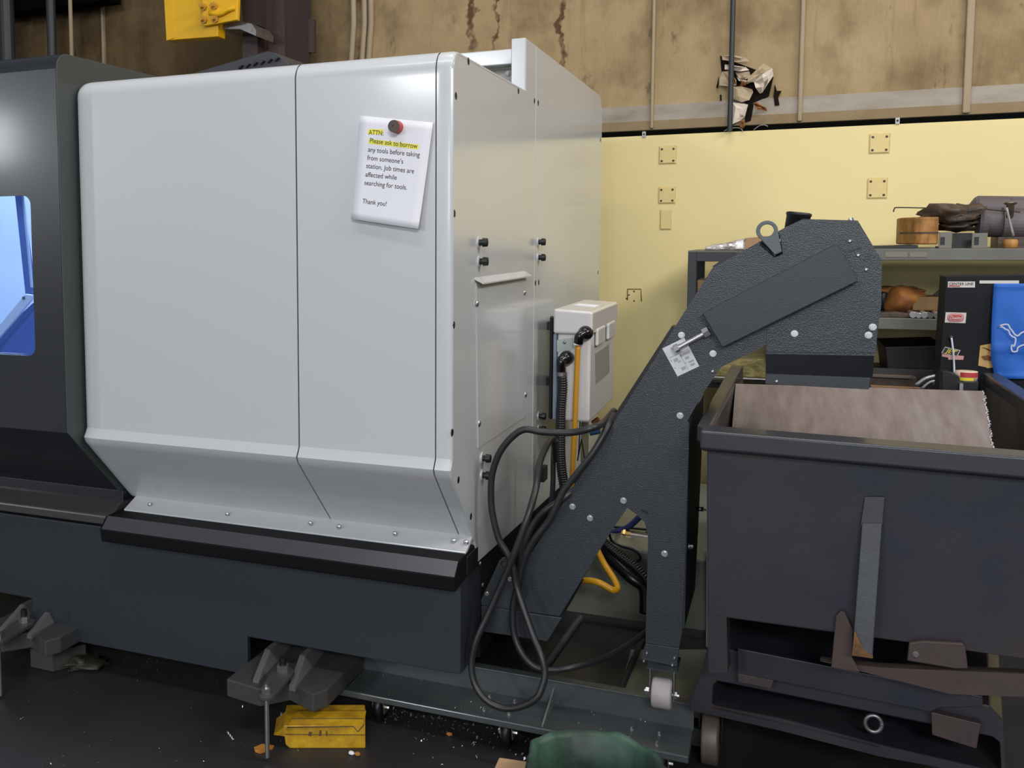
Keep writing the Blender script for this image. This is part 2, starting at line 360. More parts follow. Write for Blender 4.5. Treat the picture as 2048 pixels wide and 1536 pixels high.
# plugs, studs and the access cover
for p in [(937, 123), (912, 192), (1037, 182), (1069, 202), (909, 427), (908, 650), (905, 865), (917, 960), (942, 1033), (1071, 566)]:
    bolt(EPF, aX(*p, XE), 'X', .011, .002, BLACK, 'hole_plug', False, False)
for p in [(1076.5, 206), (1077.5, 565), (1196, 545), (1201, 280)]:
    bolt(EPR, aX(*p, XE), 'X', .011, .002, BLACK, 'hole_plug', False, False)
for p, par in [((957, 485), EPF), ((958, 523), EPF), ((1076, 484), EPR), ((1076, 515), EPR), ((964, 916), EPF), ((964, 950), EPF), ((1077, 832), EPR), ((1077, 858), EPR)]:
    q = aX(*p, XE); bm = bmesh.new(); b_cyl(bm, q - Vector((.002, 0, 0)), q + Vector((.003, 0, 0)), .017, n=20)
    w = link('white_washer', bm, WHITE, par); b = bmesh.new(); b_lathe(b, q, (1, 0, 0), [(.009, 0), (.009, .012), (.013, .013), (.012, .026), (.004, .028)], 16); link('rubber_stud', b, BLACK, par)
ac = [aX(951, 566, XE), aX(1050, 551, XE), aX(1051, 833, XE), aX(955, 897, XE)]
AC = prism('access_cover', ac, (.0025, 0, 0), WHITE_END, MC, bevel=.001)
l0, l1 = aX(951, 559, XE), aX(1052, 545, XE)
lip = [(l0.y, l0.z), (l0.y, l0.z - .004)]
prism('cover_lip', [(XE, l0.y - .01, l0.z + .006), (XE + .020, l0.y + .012, l0.z - .010), (XE + .020, l0.y + .012, l0.z - .014), (XE, l0.y - .01, l0.z)], (0, l1.y - l0.y - .01, 0), WHITE, AC)
for p in [(954, 607), (1049, 585), (958, 847), (1051, 789)]: bolt(AC, aX(*p, XE + .0025), 'X', .010, .006, STEEL, 'screw', False, False)
# drip flange and rails
x0 = aY(268, 1000, 2.70).x
FL = prism('drip_flange', [(x0, 2.720, .621), (x0, 2.712, .621), (x0, 2.643, .592), (x0, 2.643, .586), (x0, 2.66, .586), (x0, 2.73, .615)], (XE - x0 - .004, 0, 0), WHITE, MC, bevel=.0015)
for p in [(301, 1009), (456, 1028), (622, 1046), (679, 1053), (791, 1067), (908, 1081), (933, 1084)]:
    q = aY(*p, 2.676); bolt(FL, (q.x, 2.672, q.z), 'Y', .008, .006, STEEL, 'screw', False, False)
xr = aY(222, 1050, 2.6).x
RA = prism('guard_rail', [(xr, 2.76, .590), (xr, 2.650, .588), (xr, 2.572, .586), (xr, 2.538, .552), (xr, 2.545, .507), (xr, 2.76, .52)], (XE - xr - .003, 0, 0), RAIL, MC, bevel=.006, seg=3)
prism('rail_face_lit', [(xr + .012, 2.5705, .5875), (xr + .012, 2.5365, .5535), (xr + .012, 2.5395, .5515), (xr + .012, 2.5735, .5845)], (XE - xr - .016, 0, 0), RFACE_LIT, MC)  # lighter colour painted in for the light this sloped face reflects
lab(RA, 'dark sloped guard rail under the white panels')
box('rail_end_cap', (XE - .012, 2.65, .520), (XE + .001, 2.755, .578), BLACK, MC, bevel=.003)
prism('guard_rail', [(-3.5, 2.76, .60), (-3.5, 2.66, .607), (-3.5, 2.598, .575), (-3.5, 2.598, .545), (-3.5, 2.76, .53)], (xr - .004 + 3.5, 0, 0), mat('rail_brown', (.062, .052, .053), .3), MC, bevel=.005)
# base casting cover
cz, bz = .239, .115; xa, xb = aY(495, 1300, 2.62).x, aY(66, 1250, 2.62).x
XB = aY(921, 1300, 2.62).x
BS = prism('base', [(-3.6, 2.62, cz), (xb, 2.62, cz), (xb, 2.62, bz), (xa, 2.62, bz), (xa, 2.62, cz), (XB, 2.62, cz), (XB, 2.62, .53), (-3.6, 2.62, .53)], (0, .022, 0), BASE, MC, bevel=.003)
lab(BS, 'slate grey base skirt')
prism('base_end', [(XB - .02, 2.642, cz), (XB - .02, 2.80, cz), (XB - .02, 2.80, .52), (XB - .02, 2.642, .52)], (.02, 0, 0), BASE, MC)
box('base_core', (-3.6, 2.9, .2), (XB - .02, 4.7, .52), BLACK, MC)
box('end_recess', (XB - .02, 2.80, .22), (XB + .006, 4.7, .515), mat('recess_black', (.008, .008, .009), .7, spec=.2), MC)
for p in [(960, 1127), (965, 1170), (1042, 1056)]: bolt(MC, aX(*p, XB + .006), 'X', .007, .005, STEEL, 'screw', False, False)
# levelling feet
def foot(px, py_shift=0):
    """bracket, two ribs, tongue, stud and jack screw; dx along the machine"""
    def g(o):
        o.location.x += px; return o
    tp = [aZ(453, 1358, .165), aZ(520, 1378, .165), aZ(580, 1366, .165), aZ(626, 1389, .165), aZ(655, 1378, .165)]
    pts = tp + [Vector((tp[-1].x, 2.80, .165)), Vector((tp[0].x, 2.80, .165))]
    b = g(prism('foot_bracket', pts, (0, 0, -.055), CAST, MC, bevel=.004))
    for (a, c) in (((535.5, 1298), (513, 1363)), ((605, 1310), (585.5, 1376))):
        A = aY(*a, 2.64); B = aZ(*c, .17)
        r = bmesh.new(); b_prism(r, [(A.x - .009, 2.80, .16), (A.x - .009, 2.80, A.z), (A.x - .009, 2.64, A.z), (B.x - .012, B.y, B.z + .004), (B.x - .012, B.y, .16)], (.02, 0, 0)); g(link('foot_rib', r, CASTTOP, MC))
    t = aZ(533, 1384, .205); t2 = aZ(566, 1350, .19)
    d = Vector((t2.x - t.x, t2.y - t.y)).normalized(); n = Vector((-d.y, d.x)); pl = []
    for a in range(0, 181, 20): pl.append((t.x - d.x * .026 * math.sin(math.radians(a)) + n.x * .026 * math.cos(math.radians(a)), t.y - d.y * .026 * math.sin(math.radians(a)) + n.y * .026 * math.cos(math.radians(a)), .19))
    for a in range(180, 361, 20): pl.append((t2.x - d.x * .034 * math.sin(math.radians(a)) + n.x * .034 * math.cos(math.radians(a)), t2.y - d.y * .034 * math.sin(math.radians(a)) + n.y * .034 * math.cos(math.radians(a)), .19))
    g(prism('foot_tongue', pl, (0, 0, .012), CAST, MC, bevel=.002))
    g(cyl('foot_stud', (t2.x, t2.y, .17), (t2.x, t2.y, .245), .0105, BLACK, MC)); g(cyl('foot_nut', (t2.x, t2.y, .201), (t2.x, t2.y, .222), .018, STEEL, MC, n=6))
    g(cyl('jack_nut', (t.x, t.y, .2), (t.x, t.y, .218), .014, STEEL, MC, n=6))
    f = aZ(536, 1489, 0); g(cyl('jack_screw', (t.x, t.y, .23), (t.x, t.y, .012), .0065, STEEL, MC, n=14))
    return t
T0 = foot(0)
foot(aY(22, 1225, 2.55).x - aY(525, 1330, 2.55).x)
# dark door section
dt = 2.052
def dprof(off=0):
    r = .05 - off
    return [(2.475 + r * math.cos(math.radians(a)), dt - .05 + r * math.sin(math.radians(a))) for a in range(90, 181, 15)]
side = [(3.3, dt + .004), (3.3, .60)] + [(2.75, .592), (2.72, .60), (2.425, .885)] + dprof()[::-1]
prism('door_side', [(XL, y, z) for y, z in side], (-.0035, 0, 0), DOORSIDE, MC, bevel=.001)
wz0, wz1 = aY(60, 712, 2.425).z, aY(50, 391, 2.425).z; wx1 = aY(66, 560, 2.425).x; wx0 = -2.95; rr = .03
def rrect(x0, z0, x1, z1, r, y, n=5):
    o = []
    for cx, cz_, a in ((x1 - r, z1 - r, 0), (x0 + r, z1 - r, 90), (x0 + r, z0 + r, 180), (x1 - r, z0 + r, 270)): o += [(cx + r * math.cos(math.radians(a + 90 * i / n)), y, cz_ + r * math.sin(math.radians(a + 90 * i / n))) for i in range(n + 1)]
    return o
bm = bmesh.new(); b_ring(bm, rrect(-3.7, .885, XL - .004, dt - .05, .0005, 2.425), rrect(wx0, wz0, wx1, wz1, rr, 2.425), (0, .02, 0))
DF = link('door_front', bm, DOOR, MC)
prism('door_top', [(XL - .004, y, z) for y, z in dprof()] + [(XL - .004, y, z) for y, z in dprof(.018)[::-1]], (-1.68, 0, 0), DOOR, MC, smooth=False)
prism('door_top', [(XL - .004, 2.475, dt), (XL - .004, 3.3, dt + .003), (XL - .004, 3.3, dt - .02), (XL - .004, 2.475, dt - .018)], (-1.68, 0, 0), DOOR, MC)
prism('door_lower', [(XL - .004, 2.425, .884), (XL - .004, 2.70, .636), (XL - .004, 2.72, .65), (XL - .004, 2.445, .895)], (-1.68, 0, 0), DOOR, MC)
ds = box('door_sill', (-3.7, 2.69, .588), (XL + .005, 2.74, .64), DOOR, MC, bevel=.004)
for p in [(150, 1002), (182, 1006)]: q = aY(*p, 2.69); bolt(ds, (q.x, 2.688, q.z), 'Y', .008, .006, STEEL, 'screw', False, False)
# window: pane, seal and the lit work chamber behind
GL = bpy.data.materials.new('window_glass'); GL.use_nodes = True; nt = GL.node_tree; nt.nodes.clear()
o_ = nt.nodes.new('ShaderNodeOutputMaterial'); tr = nt.nodes.new('ShaderNodeBsdfTransparent'); tr.inputs[0].default_value = (.80, .88, 1, 1); gl = nt.nodes.new('ShaderNodeBsdfGlossy'); gl.inputs['Roughness'].default_value = .02
mx = nt.nodes.new('ShaderNodeMixShader'); mx.inputs[0].default_value = .05; nt.links.new(tr.outputs[0], mx.inputs[1]); nt.links.new(gl.outputs[0], mx.inputs[2]); nt.links.new(mx.outputs[0], o_.inputs[0])
prism('window_pane', rrect(wx0 - .01, wz0 - .01, wx1 + .01, wz1 + .01, rr, 2.449), (0, .005, 0), GL, MC)
CH = mat('chamber_paint', (.60, .66, .76), .5); CHB = mat('chamber_dark_blue', (.10, .17, .42), .5)  # second colour is the darker blue of the chamber strips
y1, y2 = 2.98, 2.52
bm = bmesh.new(); b_box(bm, (-3.4, y1, .9), (XL - .03, y1 + .02, 1.98)); b_box(bm, (-3.4, 2.46, 1.96), (XL - .03, y1, 1.98)); b_box(bm, (-3.4, 2.46, .9), (XL - .03, y1, .92)); b_box(bm, (-3.42, 2.46, .9), (-3.4, y1, 1.98)); b_box(bm, (XL - .05, 2.46, .9), (XL - .03, y1, 1.98))
link('chamber_liner', bm, CH, MC)
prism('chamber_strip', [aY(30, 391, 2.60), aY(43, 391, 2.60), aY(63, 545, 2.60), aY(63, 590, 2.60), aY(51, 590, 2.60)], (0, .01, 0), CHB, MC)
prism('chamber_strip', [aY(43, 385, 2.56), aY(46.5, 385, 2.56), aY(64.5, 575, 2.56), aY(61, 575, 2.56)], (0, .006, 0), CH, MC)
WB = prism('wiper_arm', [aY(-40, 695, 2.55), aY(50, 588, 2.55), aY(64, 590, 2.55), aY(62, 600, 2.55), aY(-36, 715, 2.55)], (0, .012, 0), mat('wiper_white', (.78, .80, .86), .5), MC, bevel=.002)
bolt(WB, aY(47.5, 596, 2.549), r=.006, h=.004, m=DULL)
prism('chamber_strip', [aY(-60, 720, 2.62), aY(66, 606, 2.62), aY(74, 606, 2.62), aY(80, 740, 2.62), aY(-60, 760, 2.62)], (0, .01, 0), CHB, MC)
ll = bpy.data.lights.new('work_light', 'AREA'); ll.shape = 'RECTANGLE'; ll.size = 1.0; ll.size_y = .2; ll.energy = 12; ll.color = (.68, .80, 1)
lo = bpy.data.objects.new('work_light', ll); COL.objects.link(lo); lo.location = (-2.62, 2.62, 1.95); lo.rotation_euler = (0, 0, 0)
# louvred vent box on the roof
VB = prism('roof_vent', [aY(365, 152, 3.0), aY(534, 102, 3.0), aY(551, 106, 3.0), aY(577, 126, 3.0), aY(577, 150, 3.0)], (0, .3, 0), mat('vent_black', (.03, .032, .036), .5), MC, bevel=.003)
for i in range(6): 
    x = 476 + i * 14.5; y = 131 - i * 3.1
    prism('vent_slat', [aY(x, y + 7, 2.998), aY(x + 9, y - 1, 2.998), aY(x + 12, y + .5, 2.998), aY(x + 4, y + 8, 2.998)], (0, -.012, 0), BLACK, VB)
# ---------------------------------------------------------------- notice and magnet
YN = 2.488
c4 = [aY(719, 231, YN), aY(866, 245, YN), aY(837, 458, YN - .014), aY(702, 438, YN - .010)]
PW, PH = .216, .279
def sheet(u, v):
    u /= PW; v /= PH; p = (c4[0] * (1 - u) + c4[1] * u) * (1 - v) + (c4[3] * (1 - u) + c4[2] * u) * v
    p.y += .003 * math.sin(v * 3.1) - .010 * max(0, v - .8) ** 2 * 6 * (u - .2); return p
bm = bmesh.new(); gx, gy = 8, 14
vv = [[bm.verts.new(sheet(PW * i / gx, PH * j / gy)) for i in range(gx + 1)] for j in range(gy + 1)]
for j in range(gy):
    for i in range(gx): bm.faces.new((vv[j][i], vv[j][i + 1], vv[j + 1][i + 1], vv[j + 1][i]))
NT = link('paper_notice', bm, PAPER, smooth=True); md = NT.modifiers.new('sheet', 'SOLIDIFY'); md.thickness = .0004
tag(NT, 'white printed notice held by a round magnet on the white machine front', 'notice')
def px2uv(x, y):      # position on the sheet as read in the photo crop
    tl, tr_, br, bl = (215, 172), (1022, 245), (862, 1410), (120, 1303); u = v = .5
    for _ in range(30):
        fx = (tl[0] * (1 - u) + tr_[0] * u) * (1 - v) + (bl[0] * (1 - u) + br[0] * u) * v - x; fy = (tl[1] * (1 - u) + tr_[1] * u) * (1 - v) + (bl[1] * (1 - u) + br[1] * u) * v - y
        ax = (tr_[0] - tl[0]) * (1 - v) + (br[0] - bl[0]) * v; ay = (tr_[1] - tl[1]) * (1 - v) + (br[1] - bl[1]) * v
        bx = (bl[0] - tl[0]) * (1 - u) + (br[0] - tr_[0]) * u; by = (bl[1] - tl[1]) * (1 - u) + (br[1] - tr_[1]) * u
        D = ax * by - ay * bx; u -= (fx * by - fy * bx) / D; v -= (ax * fy - ay * fx) / D
    return u * PW, v * PH
LN = [('ATTN:', 318, 378, 478, 388), ('Please ask to borrow', 330, 466, 850, 527), ('any tools before taking', 308, 562, 874, 620), ('from someone\u2019s', 298, 652, 694, 694), ('station. Job times are', 288, 740, 812, 800), ('affected while', 278, 835, 624, 870), ('searching for tools.', 267, 925, 734, 978), ('Thank you!', 247, 1128, 512, 1160)]
items = []; 
for t, xa_, ya_, xb_, yb_ in LN:
    ua, va = px2uv(xa_, ya_); ub, vb = px2uv(xb_, yb_)
    V, Fc = text_mesh(t, math.hypot(ub - ua, vb - va), .0182); s = (vb - va) / (ub - ua)
    V = [(x, -y + s * x) for x, y in V]
    items.append((V, Fc, ua, va))
def over(h): return lambda u, v: sheet(u, v) + Vector((0, -h, 0))
letter_obj('lettering', items, over(.0012), INK, NT)
for x0_, y0_, x1_, y1_, dy in ((312, 318, 480, 322, 56), (318, 424, 868, 486, 52)):
    a, b_ = px2uv(x0_, y0_), px2uv(x1_, y1_); c, d = px2uv(x1_ - 6, y1_ + dy), px2uv(x0_ - 6, y0_ + dy); bm = bmesh.new(); n = 8
    r0 = [bm.verts.new(over(.0007)(a[0] + (b_[0] - a[0]) * i / n, a[1] + (b_[1] - a[1]) * i / n)) for i in range(n + 1)]; r1 = [bm.verts.new(over(.0007)(d[0] + (c[0] - d[0]) * i / n, d[1] + (c[1] - d[1]) * i / n)) for i in range(n + 1)]
    for i in range(n): bm.faces.new((r0[i], r0[i + 1], r1[i + 1], r1[i]))
    lab(link('highlighter_mark', bm, MARK, NT), 'yellow highlighter stroke')
mp = aY(794, 254, 2.482); MG = thing('magnet', 'small round red magnet with a grey face pinning the notice', 'magnet', (mp.x, mp.y, mp.z - .016))
lathe('magnet_body', (mp.x, 2.4875, mp.z), (0, -1, 0), [(.0155, 0), (.0165, .002), (.0165, .026), (.0155, .028)], RED, MG, 28, smooth=False)
bm = bmesh.new(); fy = 2.4875 - .028
o1 = [(mp.x + .0158 * math.cos(a), fy, mp.z + .0158 * math.sin(a)) for a in np.linspace(0, 2 * math.pi, 28, endpoint=False)]; o2 = [(mp.x + .0032 * math.cos(a), fy, mp.z + .0032 * math.sin(a)) for a in np.linspace(0, 2 * math.pi, 28, endpoint=False)]
b_ring(bm, o1, o2, (0, -.0035, 0)); lab(link('magnet_face', bm, GRAYMAG, MG), 'grey ring face')
# ---------------------------------------------------------------- chip conveyor
YV = 2.80
def V3(pts, Y): return [aY(x, y, Y) for x, y in pts]
CV = thing('chip_conveyor', 'tall dark grey chip conveyor climbing from the white machine to over the steel hopper', 'conveyor', (-.3, 3.0, 0))
DV = .36                                               # width of the conveyor across
side_pts = [(1425.6, 535), (1572, 454), (1606, 438), (1715.7, 441), (1764, 521.6), (1762.5, 611), (1749, 712), (1531.5, 708), (1533, 688.6), (1525, 694.5), (1443, 734), (1409.5, 781), (1376, 839.5),
            (1377.5, 900), (1375, 950), (1369, 1155), (1363.5, 1270), (1357, 1300), (1291, 1292), (1291.5, 1266), (1296, 1076), (1294, 1063), (1289, 1044), (1273, 1029), (1254.7, 1016), (1222, 1063), (1119, 1232), (965, 1212),
            (1000, 1205 - 12), (1040, 1141), (1140, 984), (1225, 850)]
bm = bmesh.new(); P = V3(side_pts, YV)
b_prism(bm, P, (0, .006, 0)); b_prism(bm, [p + Vector((0, DV, 0)) for p in P], (0, -.006, 0))
SP = link('side_plate', bm, HAMMER, CV); SP.name = 'side_plates'; SP.name = 'side_plate'
# core between the two side sheets: sloped trough, head box and leg
core = V3([(1427, 541), (1573, 460), (1606, 444), (1712, 447), (1758, 523), (1757, 611), (1745, 752), (1534, 745), (1535, 690), (1440, 729), (1405, 781), (1246, 1026), (1119, 1226), (975, 1208), (1006, 1192), (1044, 1141), (1145, 984), (1229, 852)], YV + .006)
prism('trough_body', core, (0, DV - .012, 0), GRAPH, CV)
lx = [aY(1296, 1060, YV).x, aY(1376, 950, YV).x]
lg = aX(1396, 1064, lx[1]); lg2 = aX(1390, 1178, lx[1])
zt, zb = aY(1376, 845, YV).z, aY(1300, 1300, YV).z
prism('leg_side', [(lx[1], YV + .006, zt), (lx[1], YV + .55, zt), (lx[1], 3.30, .72), (lx[1], lg.y, lg.z), (lx[1], lg2.y, lg2.z), (lx[1], YV + .05, .40), (lx[1], YV + .006, .40)], (-.006, 0, 0), GRAPH, CV)
prism('leg_side', [(lx[0], YV + .006, .85), (lx[0], 3.24, .85), (lx[0], lg2.y, lg2.z), (lx[0], YV + .05, .40), (lx[0], YV + .006, .40)], (.006, 0, 0), GRAPH, CV)
# raised edge strip along the back of the slope
prism('edge_strip', V3([(1343.6, 652), (1351, 655), (1180, 925), (1150, 968), (1143, 962), (1222, 840)], YV + .012), (0, .05, 0), BLACK, CV)
prism('edge_strip', V3([(1424, 533), (1430, 537), (1452, 523), (1476, 508), (1470, 504), (1446, 518)], YV + .01), (0, .06, 0), BLACK, CV)
# seams of the lower skirt
prism('rubber_skirt', V3([(1531.5, 703), (1749, 707), (1745, 757), (1531.5, 749)], YV + .004), (0, .004, 0), BLACKGLOSS, CV)
prism('skirt_bar', V3([(1531, 748), (1741, 756), (1738, 779), (1530.5, 768)], YV - .001), (0, .01, 0), GRAPH, CV, bevel=.001)
prism('seam_strip', V3([(1533, 656), (1754, 662), (1753, 706), (1532, 704)], YV - .002), (0, .003, 0), HAMMER, CV, bevel=.0008)
# drive guard
GD = prism('drive_guard', V3([(1403.6, 627), (1674.6, 486.4), (1717, 562.6), (1444.6, 696)], YV - .034), (0, .034, 0), GRAPH, CV, bevel=.003)
prism('take_up_slot', V3([(1694, 505.5), (1722, 493), (1723, 495), (1695, 507.5)], YV - .0015), (0, .003, 0), BLACK, CV)
prism('take_up_slot', V3([(1728, 519.5), (1739, 514), (1740, 516), (1729, 521.5)], YV - .0015), (0, .003, 0), BLACK, CV)
prism('frame_slot', V3([(1283, 1018), (1297, 1024), (1295, 1028), (1281, 1022)], YV - .0015), (0, .003, 0), BLACK, CV)
# tension screw
a, b = aY(1354, 697, YV - .018), aY(1414, 664, YV - .018); d = (b - a).normalized()
TS = cyl('tension_screw', a - d * .004, b, .0068, STEEL, CV, smooth=False)
cyl('screw_nut', b - d * .010, b + d * .006, .0135, STEEL, CV, n=6); cyl('screw_head', a - d * .006, a + d * .006, .0125, STEEL, CV, n=12)
# label plate with small pictograms
LBq = V3([(1324.5, 697), (1368.5, 675.4), (1398.6, 732.5), (1355, 753)], YV - .0012)
LB = prism('instruction_label', LBq, (0, .001, 0), mat('label_white', (.62, .62, .64), .5), CV)
def lbp(u, v): return (LBq[0] * (1 - u) + LBq[1] * u) * (1 - v) + (LBq[3] * (1 - u) + LBq[2] * u) * v + Vector((0, -.0006, 0))
def bar(bm, u0, v0, u1, v1): bm.faces.new([bm.verts.new(lbp(*q)) for q in ((u0, v0), (u1, v0), (u1, v1), (u0, v1))])
bm = bmesh.new()
for q in ((.05, .355, .95, .375), (.52, .40, .54, .95), (.3, .10, .75, .13), (.3, .16, .6, .18), (.55, .24, .92, .26), (.50, .40, .95, .50), (.06, .44, .10, .50), (.06, .70, .10, .75), (.56, .70, .60, .75), (.18, .46, .36, .56), (.30, .58, .44, .62), (.64, .56, .80, .64), (.30, .80, .48, .90), (.68, .72, .92, .78), (.70, .82, .88, .90)): bar(bm, *q)
link('label_print', bm, mat('label_ink', (.36, .36, .37), .6), LB)
# lifting eye
ec = aY(1534, 461.5, YV - .004); R = .0262; r0 = .0165
tip = aY(1557, 507, YV - .004); dd = tip - ec; L_ = dd.length; ang = math.atan2(dd.z, dd.x); al = math.acos(.55)
outer = []; n = 32
for i in range(n):
    t = ang + al + (2 * math.pi - 2 * al) * i / (n - 1) if i < n - 2 else 0
    if i < n - 2: t = ang + al + (2 * math.pi - 2 * al) * i / (n - 3); outer.append((ec.x + R * math.cos(t), ec.y, ec.z + R * math.sin(t)))
p_ = Vector((-math.sin(ang), 0, math.cos(ang))) * .009
outer += [tuple(tip - p_), tuple(tip + p_)]
inner_ = []
for i in range(n):
    o = outer[i]; t = math.atan2(o[2] - ec.z, o[0] - ec.x); inner_.append((ec.x + r0 * math.cos(t), ec.y, ec.z + r0 * math.sin(t)))
bm = bmesh.new(); b_ring(bm, outer, inner_, (0, -.012, 0)); link('lifting_eye', bm, mat('eye_grey', (.10, .12, .12), .45, bump=(190, .4)), CV, bevel=.002)
w = [Vector(o) + Vector((0, .002, 0)) for o in outer[-5:] + outer[:3]]
tube('weld_bead', [aY(1521, 486, YV - .003), aY(1551, 512, YV - .003), aY(1562, 507, YV - .003), aY(1557, 470, YV - .003)], .0042, BLACKGLOSS, CV, k=1, n=8, sp=False)
for p in [(1363, 670), (1426, 707), (1360, 831), (1589, 667), (1745.6, 654), (1737, 670), (1247, 1001), (1145, 1013), (1180, 1036), (1329, 1107)]: bolt(CV, aY(*p, YV - .001), 'Y', .0088, .007)
for p in [(1425, 743), (1699.5, 482.6), (1716, 511), (1732, 539.5), (1553, 763)]: bolt(CV, aY(*p, YV - .002), 'Y', .0045, .004, STEEL, 'screw', False, False)
bolt(CV, aX(1377.5, 1093, lx[1]), 'X', .008, .012)
tube('stud_bolt', [aX(1393, 1017, lx[1]), aX(1393, 1017, lx[1]) + Vector((.02, 0, 0))], .007, STEEL, CV, k=1, sp=False); q = aX(1393, 1017, lx[1]); tube('stud_bolt', [q, q + Vector((.075, 0, -.004))], .0028, STEEL, CV, k=1, sp=False)
bolt(CV, aY(1702, 440, YV + .02) , 'Z', .007, .006)
# dark cylinder on top of the head
mc = aY(1594, 452, YV + .22); up = Vector((.12, 0, 1)).normalized()
lathe('motor_cap', mc - up * .06, up, [(.031, 0), (.031, .088), (.033, .089), (.033, .096), (.027, .098)], BLACK, CV)
# lower inlet box and lifting lug
prism('inlet_box', V3([(962, 1212), (1124, 1236), (1095, 1283), (962, 1263)], YV - .004), (0, DV, 0), GRAPH, CV, bevel=.002)
lug = [(998, 1122), (1004, 1116), (1012, 1115), (1019, 1119), (1022, 1128), (1030, 1190), (1030, 1218), (962, 1210), (962, 1200)]
LUG = prism('inlet_plate', V3(lug, YV - .008), (0, .008, 0), GRAPH, CV, bevel=.001)
h = aY(1010, 1128, YV - .008); lathe('lug_hole', h + Vector((0, .001, 0)), (0, -1, 0), [(.0125, 0), (.0125, .002), (.009, .0022), (.009, .0005)], BLACK, LUG, 20)
for p in [(974, 1187), (1020, 1158)]: bolt(LUG, aY(*p, YV - .009), 'Y', .0065, .008, STEEL)
prism('inner_edge_strip', V3([(1156, 1156), (1164, 1160), (1120, 1236), (1110, 1234)], YV + .02), (0, .1, 0), BLACK, CV)  # black inner edge, the thickness of the slope
# caster under the leg
bx0, bx1 = aY(1283, 1320, YV - .03).x, aY(1376, 1320, YV - .03).x
prism('caster_plate', V3([(1291, 1288), (1358, 1297), (1354, 1334), (1281, 1318)], YV - .012), (0, .012, 0), GRAPH, CV, bevel=.001)
pz = aY(1318, 1332, YV - .02).z
box('caster_plate', (bx0 + .016, YV - .045, pz - .004), (bx1 - .026, YV + .06, pz + .002), GRAPH, CV)
for p in [(1294, 1306), (1349, 1316), (1288, 1322), (1345, 1330)]: bolt(CV, aY(*p, YV - .013), 'Y', .0045, .008, STEEL, 'screw', False, False)
wc = aY(1325, 1386, YV - .03); WR = .042
x0_, x1_ = aY(1304, 1386, YV - .03).x, aY(1345, 1386, YV - .03).x
lathe('caster_wheel', (x0_, wc.y, wc.z), (1, 0, 0), [(WR - .012, 0), (WR - .003, .001), (WR, .006), (WR, x1_ - x0_ - .006), (WR - .003, x1_ - x0_ - .001), (WR - .012, x1_ - x0_)], mat('wheel_white', (.50, .45, .44), .5, var=(20, .4, (.36, .31, .31))), CV, 32)
for xx in (x0_ - .006, x1_ + .003):
    bm = bmesh.new(); b_prism(bm, [(xx, wc.y - .018, pz), (xx, wc.y - .014, wc.z - .012), (xx, wc.y + .014, wc.z - .012), (xx, wc.y + .022, pz)], (.003, 0, 0)); link('caster_fork', bm, STEEL, CV)
cyl('caster_axle', (x0_ - .02, wc.y, wc.z), (x1_ + .018, wc.y, wc.z), .006, STEEL, CV, n=8)
for xx in (x0_ - .012, x1_ + .008): cyl('axle_nut', (xx - .004, wc.y, wc.z), (xx + .004, wc.y, wc.z), .011, STEEL, CV, n=6)
# ---------------------------------------------------------------- coolant tank on casters
TK = thing('coolant_tank', 'low dark coolant tank with a front shelf rolled under the conveyor', 'tank', (-.5, 3.2, 0))
zs, ys0, ys1, ztk = .10, 2.672, 2.835, .170
xL, xR = aZ(655, 1368, zs).x, aZ(1377, 1514, zs).x
box('shelf', (xL, ys0, zs - .02), (xR, ys1 + .004, zs), TANK, TK, bevel=.003)
xw = -1.3
box('front_wall', (xw, ys1, zs - .03), (xR, ys1 + .006, ztk), TANK, TK)
box('top_rim', (xw, ys1 - .004, ztk - .003), (xR, ys1 + .03, ztk + .003), TANK, TK, bevel=.0015)
box('tank_bottom', (xw, ys1 + .006, .05), (-.13, 4.7, .10), TANKDARK, TK)
tp_ = box('tank_cover', (-.79, ys1 + .03, .120), (-.14, 3.55, .135), TANKDARK, TK)
prism('cover_plate', [aZ(1238, 1385, .136), aZ(1262, 1300, .136), aZ(1420, 1300, .136), aZ(1420, 1410, .136)], (0, 0, .002), TANKTOP, TK)
g0, g1 = aZ(1093, 1452, zs), aY(1106, 1376, ys1); bm = bmesh.new()
b_prism(bm, [(g1.x, ys1, zs), (g1.x, ys1, g1.z), (g1.x, ys0 + .01, zs + .004), (g1.x, ys0 + .01, zs)], (.005, 0, 0)); link('shelf_gusset', bm, mat('gusset', (.16, .17, .17), .4), TK)
for p in [(980, 1396), (1030, 1405), (968, 1420), (1018, 1429), (1264, 1459), (1319, 1469), (1258, 1480), (1314, 1490)]: bolt(TK, aZ(*p, zs), 'Z', .0065, .010, STEEL, 'bolt')
def caster(px, py, steer=.0):
    ax_ = aY(px, py, ys0 + .055); R_ = .042; x = ax_.x; y = ax_.y; z = R_ + .002
    lathe('caster_wheel', (x + .004, y, z), (1, 0, 0), [(.02, 0), (R_, .002), (R_, .024), (.02, .026)], BLACK, TK, 28)
    for dx in (-.002, .032):
        bm = bmesh.new(); b_prism(bm, [(x + dx, y - .030, zs - .02), (x + dx, y - .016, z - .016), (x + dx, y + .014, z - .016), (x + dx, y + .038, zs - .02)], (.003, 0, 0)); link('caster_fork', bm, mat('zinc_fork', (.42, .40, .36), .4, .8, var=(20, .6, (.30, .22, .12))), TK)
    bolt(TK, (x - .002, y - .002, z), 'Y', .011, .010)
    cyl('caster_axle', (x - .01, y, z), (x + .045, y, z), .007, STEEL, TK, n=8)
for p in [(752, 1428), (1005, 1480), (1312, 1534)]: caster(*p)
